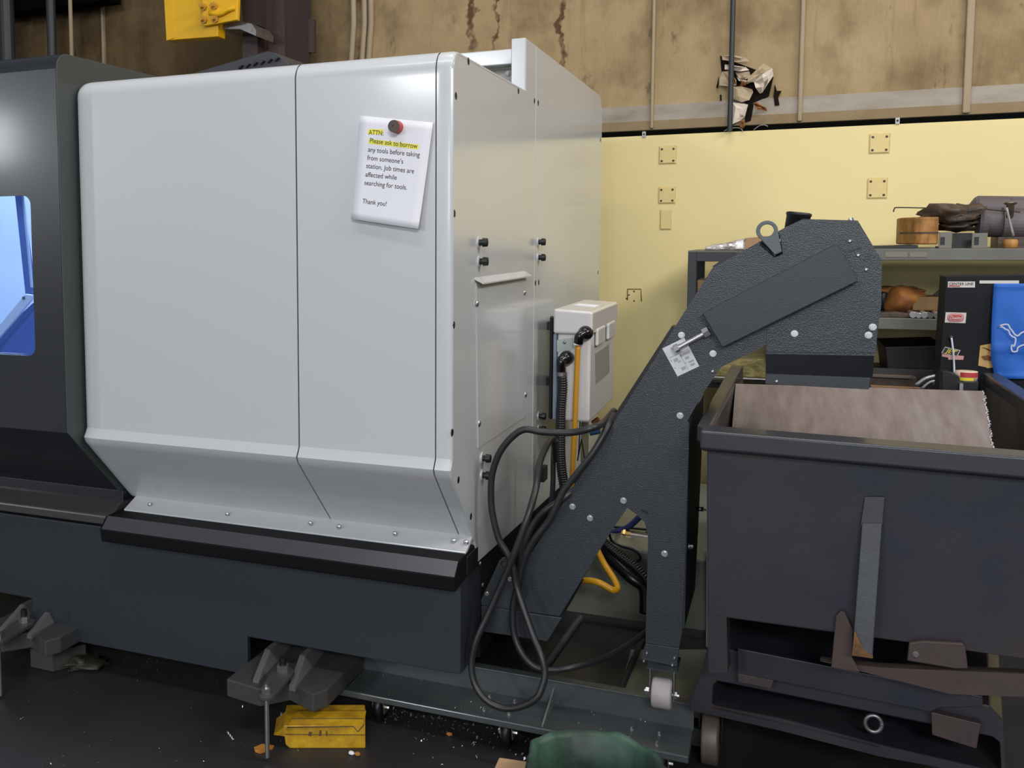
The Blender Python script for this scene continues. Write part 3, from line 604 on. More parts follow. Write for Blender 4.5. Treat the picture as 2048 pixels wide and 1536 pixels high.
# rods and bar lying over the tank, plus the rear vessel
prism('cross_bar', [aY(1150, 1236, 3.42), aY(1420, 1278, 3.42), aY(1420, 1300, 3.42), aY(1150, 1258, 3.42)], (0, .03, 0), TANKDARK, TK)
a, b = aZ(1243, 1376, .142), aZ(1292, 1262, .142); cyl('edge_rail', a, b, .009, SHELFD, TK, n=10)
a, b = aZ(1080, 1345, .142), aZ(1160, 1236, .142); cyl('edge_rail', a, b, .012, TANK, TK, n=10)
RV = prism('rear_vessel', V3([(1040, 1238), (1412, 1290), (1412, 1120), (1230, 1092), (1195, 1104), (1160, 1130), (1040, 1110)], 3.50), (0, .25, 0), TANKTOP, TK, bevel=.01)
box('rear_cover', (-.72, 3.60, .36), (-.20, 4.6, .385), TANKTOP, TK, bevel=.004)
# ---------------------------------------------------------------- self-dumping hopper
HP = thing('dumping_hopper', 'dark steel self-dumping hopper on a forklift base with a sloped dusty inner back', 'hopper', (.4, 3.1, 0))
h0 = math.radians(-4.7)
hb = aY(1416, 900, 2.60)                              # front left corner of the hopper face
ux = Vector((math.cos(h0), math.sin(h0), 0))
def onF(x, y, off=0):                                 # point on the hopper's upright front face
    n = Vector((-ux.y, ux.x, 0)); d = Vector(_ray(x, y).tolist()); o = Vector(CAMPOS.tolist()); base = Vector((hb.x, hb.y, 0)) + n * off
    t = (base - o).dot(n) / d.dot(n); return o + d * t
nF = Vector((-ux.y, ux.x, 0))
xr_ = 2300; rr0 = aZ(1965, 745, aY(1412.6, 861.5, 2.56).z)
c_ = onF(1414, 880); cR = c_ + ux * ((rr0.x + .04 - c_.x) / ux.x)      # right front corner, in line with the right side wall
l_ = onF(1669, 1264); l2_ = onF(2048, 1318); lR = l_ + (l2_ - l_) * ((cR.x - l_.x) / (l2_.x - l_.x))
fp = [c_, cR, lR, l_, onF(1416, 1230)]
prism('front_plate', fp, nF * .008, BIN, HP, bevel=.002)
zr = onF(1412, 862).z
# rim: folded lip round the top
def rimz(p, z): return Vector((p.x, p.y, z))
FL0, FR0 = onF(1400, 868, -.045), onF(xr_, 950, -.045); zR = aY(1412.6, 861.5, 2.56).z
rl = [(0, 0), (.068, .004), (.068, -.052), (.045, -.060), (0, -.046)]
bm = bmesh.new(); a_ = [rimz(FL0, zR) + nF * u_ + Vector((0, 0, w_)) for u_, w_ in rl]; b_prism(bm, a_, ux * ((rr0.x + .055 - FL0.x) / ux.x))
link('front_rim', bm, BINRIM, HP, bevel=.006, seg=3)
rb0 = aZ(1400, 843, zR); rb1 = aZ(1461.5, 731, zR); ri0 = aZ(1424, 852, zR); ri1 = aZ(1486, 733, zR)
bm = bmesh.new(); b_prism(bm, [rb0 - nF * .04, rb1, ri1, ri0 - nF * .04], (0, 0, -.045)); link('side_rim', bm, BINRIM, HP, bevel=.005)
rr0 = aZ(1965, 745, zR); rr1 = Vector((rr0.x + .005, cR.y + .06, zR))
bm = bmesh.new(); b_prism(bm, [rr0, rr0 + Vector((.05, 0, 0)), rr1 + Vector((.05, -.05, 0)), rr1 + Vector((0, -.05, 0))], (0, 0, -.045)); link('side_rim', bm, BINRIM, HP, bevel=.005)
# inner walls
BINSIDE = mat('bin_side', (.062, .052, .05), .6, .1, var=(9, .5, (.085, .07, .068)))
wl0, wl1 = ri0 + Vector((0, 0, -.02)), ri1 + Vector((0, 0, -.02))
prism('side_plate', [wl0 - nF * .02, wl1 + Vector((0, .02, 0)), wl1 + Vector((.01, .02, -.55)), wl0 + Vector((.01, 0, -.55)) - nF * .02], (-.008, 0, 0), BINSIDE, HP)
prism('side_plate', [rr1 + Vector((0, -.045, -.02)), rr0 + Vector((0, .02, -.02)), rr0 + Vector((0, .02, -.45)), rr1 + Vector((0, -.045, -.45))], (.008, 0, 0), BINSIDE, HP)
# sloped back: from its upper edge down to the front foot
yb = 3.50
s0, s1 = aY(1484, 768, yb), aY(1966, 782, yb)
q0, q1 = aY(1478, 866, 3.12), aY(1984, 895, 3.12)
lo0, lo1 = s0 + (q0 - s0) * 2.2, s1 + (q1 - s1) * 2.2
prism('sloped_back', [s0 + Vector((-.02, 0, 0)), s1 + Vector((.0, 0, 0)), lo1, lo0 + Vector((-.02, 0, 0))], (0, .006, -.006), BININ, HP)
prism('back_plate', [s0 + Vector((-.02, .01, -.004)), s1 + Vector((0, .01, -.004)), s1 + Vector((0, .05, -.55)), s0 + Vector((-.02, .05, -.55))], (0, .008, 0), BIN, HP)
fb0, fb1 = onF(1416, 1230, .01), lR + nF * .01
prism('hopper_floor', [fb0, fb1, fb1 + Vector((0, .95, .12)), fb0 + Vector((.02, .9, .12))], (0, 0, .006), BIN, HP)
wb = bmesh.new()
for i in range(60):
    t = i / 59; p = s1.lerp(q1, t); r_ = bmesh.ops.create_icosphere(wb, subdivisions=1, radius=random.uniform(.0018, .0038)); bmesh.ops.translate(wb, verts=r_['verts'], vec=p + Vector((random.uniform(-.002, .004), -.003, 0)))
lab(link('weld_seam', wb, mat('weld', (.45, .42, .42), .45, .6), HP), 'pale weld seam')
# front bits: handle bar, locking tabs
hd = [onF(1731, 995, -.012), onF(1770, 995, -.012), onF(1748, 1318, -.085), onF(1705, 1312, -.085)]
prism('latch_handle', [onF(1730, 994, -.010), onF(1769, 994, -.010), onF(1764, 1050, -.018), onF(1722, 1050, -.018)], (0, .012, 0), BIN, HP)
HB = prism('latch_handle', [onF(1724, 1046, -.020), onF(1765, 1046, -.020), onF(1745, 1316, -.060), onF(1704, 1310, -.060)], nF * .012, mat('handle_steel', (.075, .08, .092), .4, .35, var=(5, .5, (.055, .055, .062)), bump=(90, .2)), HP, bevel=.002)
prism('handle_tip', [onF(1709, 1262, -.0615), onF(1719, 1282, -.0615), onF(1728, 1300, -.0615), onF(1746, 1312, -.0615), onF(1745.5, 1317, -.0615), onF(1704, 1311, -.0615)], nF * .003, RUST, HP)
LK = prism('lock_plate', [onF(1682, 1222, -.02), onF(1690, 1226, -.02), onF(1706, 1262, -.02), onF(1704, 1318, -.02), onF(1720, 1345, -.02), onF(1662, 1336, -.02), onF(1672, 1232, -.02)], nF * .012, RUSTY, HP, bevel=.002)
PT = prism('pivot_tab', [onF(1818, 1286, -.02), onF(1846, 1282, -.02), onF(1925, 1287, -.02), onF(1931, 1296, -.02), onF(1936, 1338, -.02), onF(1910, 1338, -.02), onF(1814, 1322, -.02)], nF * .012, RUSTY, HP, bevel=.003)
bolt(PT, onF(1831, 1308, -.022), 'Y', .007, .006, DULL)
lx_ = onF(1453, 1240)
prism('corner_leg', [onF(1416, 1229), onF(1453, 1234), onF(1455, 1345), onF(1417, 1345)], nF * .06, BIN, HP)
prism('rail_stop', [onF(1640, 1322, .01), onF(1760, 1335, .01), onF(2150, 1352, .01), onF(2150, 1398, .01), onF(1900, 1388, .01)], nF * .03, RUSTY, HP)
# forklift base
b0 = math.radians(-8.5); bu = Vector((math.cos(b0), math.sin(b0), 0)); bn = Vector((-bu.y, bu.x, 0)); bo = aZ(1510, 1431, .22)
def onB(x, y, off=0):
    d = Vector(_ray(x, y).tolist()); o = Vector(CAMPOS.tolist()); base = Vector((bo.x, bo.y, 0)) + bn * off; return o + d * ((base - o).dot(bn) / d.dot(bn))
out_ = [(1380, 1400), (1402, 1345), (1416, 1290), (1980, 1412), (2006, 1440), (2012, 1560), (1760, 1514), (1560, 1462), (1380, 1421)]
inn_ = [(1424, 1408), (1426, 1372), (1434, 1362), (1985, 1474), (2000, 1486), (2003, 1545), (1760, 1489), (1560, 1436), (1426, 1411)]
bm = bmesh.new(); b_ring(bm, [onB(*p) for p in out_], [onB(*p) for p in inn_], bn * .75)
FB = link('fork_channel', bm, BIN, HP); md = FB.modifiers.new('bevel', 'BEVEL'); md.width = .003
prism('channel_floor', [onB(1426, 1412), onB(1760, 1491), onB(1760, 1496), onB(1426, 1417)], bn * .6, RUSTY, HP)
AB = prism('angle_bar', [onB(1475, 1297, -.035), onB(1965, 1393, -.035), onB(1966, 1413, -.035), onB(1880, 1412 + 4, -.035), onB(1860, 1424, -.035), onB(1475, 1347, -.035)], bn * .012, BIN, HP, bevel=.002)
prism('support_tab', [onB(1475, 1346, -.03), onB(1548, 1361, -.03), onB(1541, 1378, -.03), onB(1476, 1365, -.03)], bn * .02, RUSTY, HP, bevel=.002)
prism('support_tab', [onB(1862, 1424, -.03), onB(1962, 1448, -.03), onB(1953, 1498, -.03), onB(1864, 1470, -.03)], bn * .02, RUSTY, HP, bevel=.002)
e = onB(1747, 1447, -.0)
bm = bmesh.new(); ring = []
for i in range(24):
    t = 2 * math.pi * i / 24; ring.append(e + Vector((.0185 * math.cos(t), 0, .021 * math.sin(t))))
b_tube(bm, ring + [ring[0], ring[1]], .0055, 8); link('chain_eye', bm, DULL, HP, smooth=True)
cw = aY(1420, 1490, 2.86); lathe('hopper_wheel', (aY(1402, 1490, 2.84).x, 2.86, .075), (1, 0, 0), [(.05, 0), (.074, .003), (.075, .008), (.075, .040), (.074, .045), (.05, .048)], mat('wheel_grey', (.16, .135, .11), .5, .3, var=(14, .5, (.11, .09, .075))), HP, 32)
lathe('hopper_wheel', (.60, 2.78, .075), (1, 0, 0), [(.05, 0), (.074, .003), (.075, .008), (.075, .040), (.074, .045), (.05, .048)], MATS['wheel_grey'], HP, 32)
for xx in (aY(1396, 1490, 2.84).x, aY(1442, 1490, 2.84).x): prism('wheel_fork', [(xx, 2.83, .19), (xx, 2.845, .06), (xx, 2.875, .06), (xx, 2.9, .19)], (.004, 0, 0), BLACK, HP)
# ---------------------------------------------------------------- oil skimmer box hung on the machine end
YK = 3.50
SK = thing('skimmer_box', 'cloudy white plastic skimmer box with a lid hung on the machine end wall', 'plastic box', (-.66, 3.7, .77))
TRL = bpy.data.materials.new('cloudy_plastic'); TRL.use_nodes = True; b_ = TRL.node_tree.nodes['Principled BSDF']; b_.inputs['Base Color'].default_value = (.72, .70, .69, 1); b_.inputs['Roughness'].default_value = .3; b_.inputs['Transmission Weight'].default_value = .12; b_.inputs['Subsurface Weight'].default_value = .25; b_.inputs['Subsurface Radius'].default_value = (.05, .045, .04); b_.inputs['Coat Weight'].default_value = .4
kx0, kx1 = aY(1113, 750, YK).x, aY(1180, 750, YK).x; ky1 = aX(1228, 740, kx1).y; kzt = aY(1108, 617, YK).z; kzb = aY(1180, 846, YK).z; kzb0 = aY(1112, 842, YK).z
kl = aY(1170, 668, YK).z
prism('box_body', [(kx0, YK, kzb0), (kx1, YK, kzb), (kx1, YK, kl), (kx0, YK, kl)], (0, ky1 - YK, 0), TRL, SK, bevel=.012, seg=4)
LD = prism('box_lid', [(kx0 - .012, YK - .012, kl - .002), (kx1 + .008, YK - .012, kl - .002), (kx1 + .008, YK - .012, kzt - .008), (kx0 - .012, YK - .012, kzt)], (0, ky1 - YK + .03, 0), TRL, SK, bevel=.01, seg=4)
for fr_ in (.14, .58): box('lid_latch', (kx1 + .002, YK + (ky1 - YK) * fr_, kl - .05), (kx1 + .014, YK + (ky1 - YK) * (fr_ + .3), kl + .012), TRL, SK, bevel=.006)
prism('lid_label', [(kx0 + .02, YK + .2, kzt - .001), (kx1 - .02, YK + .2, kzt - .006), (kx1 - .02, ky1 - .25, kzt - .006), (kx0 + .02, ky1 - .25, kzt - .001)], (0, 0, .0015), PAPER, LD)
prism('side_label', [aX(1190, 708, kx1 + .0005), aX(1217, 688, kx1 + .0005), aX(1218, 745, kx1 + .0005), aX(1191, 768, kx1 + .0005)], (.002, 0, 0), mat('faded_label', (.25, .25, .225), .6), SK)
prism('liquid_tint', [aY(1114, 680, YK - .0005), aY(1146, 675, YK - .0005), aY(1146, 700, YK - .0005), aY(1114, 704, YK - .0005)], (0, -.0008, 0), mat('tint', (.40, .45, .42), .35), SK)
prism('edge_channel', [aY(1105, 668, YK - .002), aY(1113, 668, YK - .002), aY(1113, 838, YK - .002), aY(1105, 838, YK - .002)], (0, .02, 0), mat('blue_strip', (.22, .26, .33), .3), SK)
HBK = box('hanger_bar', (aY(1098.5, 740, YK).x, YK - .006, aY(1098, 838, YK).z), (aY(1107, 740, YK).x, YK + .02, aY(1098, 632, YK).z), BLACKGLOSS, SK, bevel=.007, seg=4)
for z_ in (.93, 1.14): box('box_bracket', (XE + .0005, YK + .16, z_), (kx0 + .003, YK + .22, z_ + .03), BLACK, SK)
def elbow(bx_, by_, dn, R_, name):
    c = aY(bx_, by_, YK - .03); e_ = aY(*dn, YK - .035)
    lathe(name, c + Vector((0, .03, 0)), (0, -1, 0), [(R_, 0), (R_, .012), (R_ * .95, .022), (R_ * .7, .036), (R_ * .3, .044)], BLACKGLOSS, SK, 24)
    tube('elbow_arm', [c + Vector((-.004, -.004, 0)), c + Vector((-.012, -.014, -.006)), (c + e_) / 2 + Vector((-.006, -.014, .004)), e_], R_ * .62, BLACKGLOSS, SK, 6, 16)
elbow(1169, 667, (1157, 686), .026, 'elbow_hub'); elbow(1131, 717, (1123, 742), .026, 'elbow_hub')
q = aY(1156, 688, YK - .035); lathe('hose_collar', q + Vector((0, 0, -.003)), (0, 0, 1), [(.016, 0), (.016, .006)], PAPER, SK, 20, smooth=False)
q = aY(1123.5, 745, YK - .035); lathe('hose_clamp', q + Vector((0, 0, -.012)), (0, 0, 1), [(.0185, 0), (.0185, .014)], DULL, SK, 20, smooth=False)
for p in [(1151, 644), (1129, 685)]: bolt(SK, aY(*p, YK - .001), 'Y', .006, .004, DULL, 'screw', False, False)
tag(corrugated('corrugated_hose', V3([(1123.5, 746), (1125, 775), (1122, 818), (1121, 861), (1121, 904), (1123.5, 941), (1131, 980), (1150, 1030)], YK - .035), .0168, mat('hose_black', (.010, .010, .012), .3), pitch=.0042), 'black corrugated hose dropping from the lower elbow of the skimmer box', 'hose')
tag(tube('straight_hose', V3([(1156, 690), (1153, 760), (1150, 840), (1146, 920), (1143.5, 985), (1146, 1040)], YK - .035), .0092, YHOSE), 'yellow hose hanging straight from the upper elbow of the skimmer box', 'hose')
# small clutter below the box
box_ = box('valve_bracket', (aY(1162, 850, 3.75).x, 3.75, aY(1172, 925, 3.75).z), (aY(1176, 850, 3.75).x, 3.77, aY(1172, 846, 3.75).z), mat('olive_bracket', (.17, .16, .09), .5))
tag(box_, 'narrow olive bracket below the skimmer box beside the coiled cord', 'bracket')
pts = []
for i in range(90):
    t = i / 89; c0 = (1157 + (1176 - 1157) * 0, 0); s = t * 2
    if s < 1: x, y = 1155 + 8 * s, 922 - 44 * s
    else: x, y = 1163 + 7 * (s - 1), 878 + 45 * (s - 1)
    ph = i * 1.3; pts.append(aY(x, y, 3.62) if i > 1 else aY(1156, 836 + 60 * i, 3.62) + Vector((.008 * math.cos(ph), .008 * math.sin(ph), .002 * math.cos(ph))))
tag(tube('coiled_cord', pts, .0024, BLACK, k=3, n=6), 'thin black coiled cord looped behind the straight yellow hose', 'cord')
VL = thing('valve', 'small copper and blue valve under the skimmer box corner', 'valve', tuple(aY(1190, 855, 3.9)))
cyl('valve_body', aY(1186, 847, 3.9), aY(1198, 838, 3.9), .012, mat('copper', (.35, .14, .08), .4, .7), VL); cyl('valve_handle', aY(1180, 866, 3.9), aY(1200, 862, 3.9), .011, mat('blue_handle', (.02, .06, .16), .4), VL)
# ---------------------------------------------------------------- hanging cables
YC = 2.735
def cab(pts, r, label, m=None, Y0=None, name='power_cable'):
    return tag(tube(name, [aY(*p) for p in pts], r, m or RUBBER, k=6, n=12), label, 'cable')
ya = 2.72
cab([(1228, 822, 2.90), (1206, 846, 2.80), (1187, 855, 2.72), (1143, 865, ya), (1086, 864, ya), (1049, 859, ya), (1023, 875, ya), (1000, 904, ya), (986, 941, ya), (982, 976, ya), (984, 1022, ya), (997, 1076, ya), (1015, 1108, ya), (1026, 1137, ya), (1034, 1176, ya), (1050, 1225, 2.70), (1067, 1273, 2.68), (1083, 1312, 2.66), (1090, 1345, 2.65),
     (1085, 1372, 2.64), (1072, 1397, 2.63), (1041, 1413, 2.63), (1006, 1416, 2.63), (972, 1400, 2.63), (950, 1369, 2.64), (943, 1329, 2.65), (953, 1280, 2.66), (981, 1219, 2.68), (1012, 1147, 2.69), (1034, 1094, 2.69), (1056, 1032, 2.70), (1072, 975, 2.75), (1079, 927, 2.85), (1094, 890, 2.95), (1106, 878, 3.05), (1110, 920, 3.15)], .0098, 'thick black cable looping in a long hanging oval beside the machine corner')
yb_ = 2.755
cab([(1228, 830, 2.86), (1214, 856, 2.785), (1187, 904, yb_), (1143, 961, yb_), (1126, 984, yb_), (1100, 1038, yb_), (1069, 1079, yb_), (1047, 1122, yb_), (1035, 1172, yb_), (1026, 1216, yb_), (1028, 1266, 2.75), (1044, 1307, 2.74), (1069, 1333, 2.74), (1103, 1340, 2.745), (1150, 1333, 2.76), (1212, 1314, 2.84), (1259, 1288, 2.93), (1295, 1262, 2.99)], .0098, 'thick black cable running down along the conveyor slope then behind its leg')
cab([(1160, 968, 2.86), (1128, 996, 2.785), (1091, 1020, 2.77), (1066, 1050, 2.77), (1052, 1082, 2.77), (1043, 1112, 2.775), (1040, 1150, 2.78), (1036, 1190, 2.785)], .0088, 'short black cable curving off the middle of the conveyor slope')
cab([(1112, 880, 3.2), (1107, 905, 3.2), (1106, 960, 3.2), (1104, 1000, 3.2), (1100, 1050, 3.2)], .0085, 'black cable hanging left of the corrugated hose by the end wall')
box_ = box('wall_plug', (XE + .002, 3.50, aX(1090, 945, XE).z), (XE + .03, 3.56, aX(1090, 918, XE).z), BLACK); tag(box_, 'small black plug on the white end wall left of the corrugated hose', 'plug')
# ---------------------------------------------------------------- hoses seen through the conveyor's arch
tag(tube('yellow_air_hose', [aY(1190, 1085, 3.35), aY(1197, 1105, 3.32), aY(1210, 1130, 3.30), aY(1228, 1158, 3.26), aY(1235, 1176, 3.24), aY(1226, 1180, 3.22), aY(1208, 1170, 3.22), aY(1194, 1164, 3.22), aY(1172, 1161, 3.24), aY(1140, 1166, 3.3)], .0105, YHOSE2), 'bright yellow hose bent double in the arch under the conveyor', 'hose')
tag(corrugated('drain_hose', [aY(1190, 1068, 3.40), aY(1212, 1090, 3.38), aY(1240, 1112, 3.36), aY(1270, 1135, 3.34), aY(1290, 1156, 3.33), aY(1302, 1175, 3.33)], .0165, MATS['hose_black'], pitch=.0042), 'black corrugated hose crossing the arch behind the conveyor leg', 'hose')
tag(tube('rubber_hose', [aY(1195, 1092, 3.44), aY(1230, 1125, 3.42), aY(1262, 1155, 3.40), aY(1286, 1172, 3.40), aY(1291, 1190, 3.40), aY(1291, 1225, 3.40)], .021, mat('hose_smooth', (.009, .009, .011), .25)), 'thick smooth black hose under the corrugated one in the arch', 'hose')
tag(tube('blue_air_hose', [aY(1310, 1005, 3.7), aY(1279, 1034, 3.7), aY(1262, 1050, 3.7), aY(1245, 1060, 3.7), aY(1222, 1064, 3.7), aY(1190, 1062, 3.7)], .0115, BLUEH), 'blue hose curving through the top of the conveyor arch', 'hose')
PF = thing('coupled_pipe', 'grey pipe with a brass coupling lying on the tank behind the conveyor leg', 'pipe', tuple(aY(1270, 1075, 3.66)))
cyl('pipe', aY(1256, 1069, 3.66), aY(1318, 1079, 3.66), .0085, DULL, PF); cyl('brass_coupling', aY(1243, 1067, 3.66), aY(1262, 1070, 3.66), .0115, BRASS, PF, n=12); cyl('brass_nut', aY(1246, 1067, 3.66), aY(1251, 1068, 3.66), .0175, BRASS, PF, n=6)
for lb_, pp in (('thin black rod lying above the brass coupling', [(1210, 1053), (1260, 1056), (1318, 1062)]), ('thin black rod crossing under the brass coupling', [(1215, 1084), (1250, 1080), (1270, 1076), (1300, 1062)])):
    tag(tube('thin_rod', [aY(x, y, 3.72) for x, y in pp], .0045, BLACK), lb_, 'rod')
tag(tube('looped_wire', [aY(*p, 3.5) for p in [(1218, 1066), (1224, 1082), (1240, 1091), (1262, 1097), (1276, 1106), (1281, 1116), (1272, 1122), (1256, 1122)]], .0045, BLACK), 'black wire looped on the tank top seen through the arch', 'wire')
# ---------------------------------------------------------------- on the floor
TB = thing('metal_toolbox', 'battered yellow metal toolbox lying under the machine edge', 'toolbox', tuple(aZ(650, 1498, 0)))
f0, f1 = aZ(571, 1497, 0), aZ(731, 1497, 0); du = (f1 - f0).normalized(); dn = Vector((-du.y, du.x, 0)); hz = .070
def T(u, v, z): return f0 + du * u + dn * v + Vector((0, 0, z))
wl = (f1 - f0).length; dp = .13
bm = bmesh.new(); b_prism(bm, [T(0, .0, .012), T(.012, 0, 0), T(wl, 0, 0), T(wl, 0, hz), T(-.006, 0, hz)], dn * dp); link('box_body', bm, TOOLY, TB, bevel=.003)
prism('bent_end', [T(.002, .004, hz - .002), T(-.035, .012, .035), T(-.012, .012, .032), T(.004, .01, .03)], dn * .1, TOOLY, TB)
bm = bmesh.new(); A = [T(.004, -.003, hz - .004), T(wl - .004, -.003, hz)]; B = [T(.018, .028, hz + .006), T(wl - .006, .028, hz + .006)]; C_ = [T(.028, .075, hz + .006), T(wl + .004, .075, hz + .006)]; D_ = [T(.03, dp, hz - .01), T(wl, dp, hz - .01)]
for a, b in ((A, B), (B, C_), (C_, D_)): bm.faces.new([bm.verts.new(p) for p in (a[0], a[1], b[1], b[0])])
for s in (0, 1): bm.faces.new([bm.verts.new(p[s]) for p in (A, B, C_, D_)])
bmesh.ops.remove_doubles(bm, verts=bm.verts[:], dist=1e-4); link('lid_top', bm, TOOLY, TB, bevel=.002)
tube('lid_seam', [T(.006, -.004, hz - .004), T(wl - .036, -.004, hz - .001), T(wl - .022, -.004, hz - .017), T(wl - .004, -.004, hz + .004)], .0016, OILY, TB, k=1, n=6, sp=False)
tube('fold_line', [T(.018, .028, hz + .006), T(wl - .006, .028, hz + .006)], .0012, OILY, TB, k=1, n=6, sp=False)
tube('fold_line', [T(.0, -.0015, hz - .026), T(wl, -.0015, hz - .028)], .001, OILY, TB, k=1, n=6, sp=False)
for u, w_, h_ in ((.066, .012, .010), (.098, .008, .014), (.118, .005, .012)): prism('latch_remnant', [T(u, -.0005, hz - .03), T(u + w_ * .8, -.0005, hz - .032), T(u + w_, -.0005, hz - .03 + h_), T(u + w_ * .3, -.0005, hz - .028 + h_)], dn * -.0015, mat('grime', (.10, .05, .008), .7), TB)
bolt(TB, T(.13, 0, .024), 'Y', .0022, .001, OILY, 'rivet', False, False)
s1_ = [aZ(508, 1494, .008), aZ(524, 1487, .008), aZ(548, 1490, .008), aZ(545, 1494, .008), aZ(521, 1503, .008), aZ(510, 1500, .008)]
tag(prism('wood_shim', s1_, (0, 0, -.0075), ORANGE, bevel=.001), 'splintered orange wood shim under the jack screw on the floor', 'shim')
tag(tube('loose_screw', [aZ(563, 1460, .002) + Vector((0, 0, .001)), aY(563, 1424, aZ(563, 1460, 0).y)], .004, DULL, k=1, sp=False), 'grey screw standing upright left of the yellow toolbox', 'screw')
for lb_, p, m_, s in (('pale nutshell-sized chip just right of the toolbox foot', (703, 1509), PAPER, .009), ('small orange chip beside the pale one in front of the toolbox', (715, 1511), ORANGE, .009), ('single orange chip on the floor beneath the tank shelf', (899, 1471), ORANGE, .009), ):
    q = aZ(*p, 0); tag(lump('floor_chip', q + Vector((0, 0, .005)), (s, s * .8, .005), m_, seed=p[0]), lb_, 'debris')
q = aZ(462, 1474, 0); bm = bmesh.new(); pr = [q + Vector((-.02 + .006 * i, .012 - .005 * i, .004 + .006 * (i % 2))) for i in range(8)]; b_tube(bm, spline(pr, 3), .0028, 6); tag(link('metal_curl', bm, CHIPS, smooth=True), 'pale green curled metal shaving alone on the open floor', 'shaving')
# swarf: a scatter nobody could count
bm = bmesh.new(); R2 = random.Random(3)
def chip(p, s):
    a = R2.uniform(0, 6.28); d = Vector((math.cos(a), math.sin(a), R2.uniform(.1, .9))) * s; n_ = Vector((-d.y, d.x, s * .3)) * .35
    v = [bm.verts.new(p + Vector((0, 0, .001))), bm.verts.new(p + d * .5 + n_ + Vector((0, 0, .002))), bm.verts.new(p + d + Vector((0, 0, .001))), bm.verts.new(p + d * .5 - n_ + Vector((0, 0, .0015)))]; bm.faces.new(v)
for i in range(330):
    t = R2.random(); x = 680 + 420 * t; y = 1405 + 88 * t + R2.gauss(0, 16) + (R2.random() < .25) * R2.uniform(0, 40); y = max(y, 1400 + 82 * t)
    if x > 760: chip(aZ(x, y, 0), R2.choice([.003, .004, .005, .007, .010]))
for i in range(70): chip(aZ(R2.uniform(20, 1050), R2.uniform(1360, 1536), 0), R2.choice([.003, .004, .006]))
for i in range(40): chip(aZ(R2.uniform(700, 1370), 0, 0) if 0 else aZ(R2.uniform(90, 330), R2.uniform(1318, 1345), 0), R2.choice([.003, .005]))
o = link('metal_swarf', bm, CHIPS); o['kind'] = 'stuff'; tag(o, 'bright metal shavings scattered over the floor along the machine', 'swarf')
bm = bmesh.new()
for i in range(50): 
    x = R2.uniform(xL + .05, xR - .03); chip(Vector((x, R2.uniform(ys0 + .01, ys1 - .01), zs + .0005)), R2.choice([.003, .004, .005]))
o = link('shelf_swarf', bm, CHIPS); o['kind'] = 'stuff'; tag(o, 'metal shavings sprinkled on the coolant tank shelf', 'swarf')
# dark coolant stain and scraps at the far left
tag(prism('scrap_block', [aZ(60, 1296, .07), aZ(100, 1290, .07), aZ(172, 1288, .07), aZ(104, 1306, .07)], (0, 0, -.068), CAST, bevel=.002), 'grey block end poking out beneath the base at far left', 'block')
tag(lump('shaving_tangle', aZ(165, 1332, .0) + Vector((0, 0, .018)), (.09, .05, .02), mat('tangle', (.05, .045, .03), .5, .4, bump=(90, 1)), amp=.5, seed=4, freq=4), 'tangle of dull shavings under the machine at far left', 'shavings')
# ---------------------------------------------------------------- green bagged bin and cardboard at the bottom edge
BC = aZ(1192, 1542, .36); BR = .140
GB = thing('bagged_bin', 'waste bin lined with a crumpled dark green bag at the bottom edge', 'bin', (BC.x, BC.y, 0))
from mathutils import noise as NZ
prof = [(.118, .0), (.122, .02), (.128, .15), (.136, .34), (.146, .362), (.150, .372), (.142, .378), (.130, .366), (.122, .30), (.116, .16), (.02, .10)]
bm = bmesh.new(); RR = []; n = 72
for j, (r, z) in enumerate(prof):
    row = []
    for i in range(n):
        a = 2 * math.pi * i / n; w_ = NZ.noise(Vector((math.cos(a) * 2.2, math.sin(a) * 2.2, z * 4))) * .010 + NZ.noise(Vector((math.cos(a) * 7, math.sin(a) * 7, z * 9))) * .006
        zz = z + (NZ.noise(Vector((math.cos(a) * 3, math.sin(a) * 3, 5))) * .008 if z > .3 else 0); row.append(bm.verts.new((BC.x + (r + w_) * math.cos(a), BC.y + (r + w_) * math.sin(a), max(zz, 0))))
    RR.append(row)
for a, b in zip(RR, RR[1:]):
    for i in range(n): bm.faces.new((a[i], a[(i + 1) % n], b[(i + 1) % n], b[i]))
bm.faces.new(RR[0][::-1]); link('bin_liner', bm, GREEN, GB, smooth=True)
lump('bin_contents', (BC.x, BC.y, .27), (.10, .10, .05), BLACK, GB, amp=.3, seed=2)
cq = [aZ(998, 1514, .30), aZ(1058, 1523, .30), aZ(1040, 1600, .30), aZ(960, 1600, .30)]
tag(prism('cardboard_box', cq, (0, 0, -.30), CARD, bevel=.003), 'tan cardboard box corner left of the green bagged bin', 'box')
# ---------------------------------------------------------------- things fixed on the back wall
def wplate(x0, y0, x1, y1, label, m=YPLATE, bolts=True):
    a, b = aY(x0, y1, YW), aY(x1, y0, YW); o = box('wall_plate', (a.x, YW - .006, a.z), (b.x, YW + .001, b.z), m, bevel=.002); tag(o, label, 'plate', 'plates painted over on the yellow wall'); link('plate_edge', (lambda q: (b_box(q, (a.x - .004, YW - .0025, a.z - .004), (b.x + .004, YW + .001, b.z + .004)), q)[1])(bmesh.new()), YEDGE, o)
    if bolts:
        for fx in (.14, .86):
            for fz in (.14, .86): bolt(o, (a.x + (b.x - a.x) * fx, YW - .006, a.z + (b.z - a.z) * fz), 'Y', .006, .003, OILY, 'screw', False, False)
wplate(1319, 293, 1352, 327, 'yellow painted square plate, upper of the two left of the conveyor head')
wplate(1318, 375, 1350, 406, 'yellow painted square plate, lower of the two left of the conveyor head')
wplate(1739, 268, 1779, 306, 'yellow painted square plate, higher of the two above the dark shelf')
wplate(1735, 357, 1774, 396, 'yellow painted square plate, lower of the two above the dark shelf')
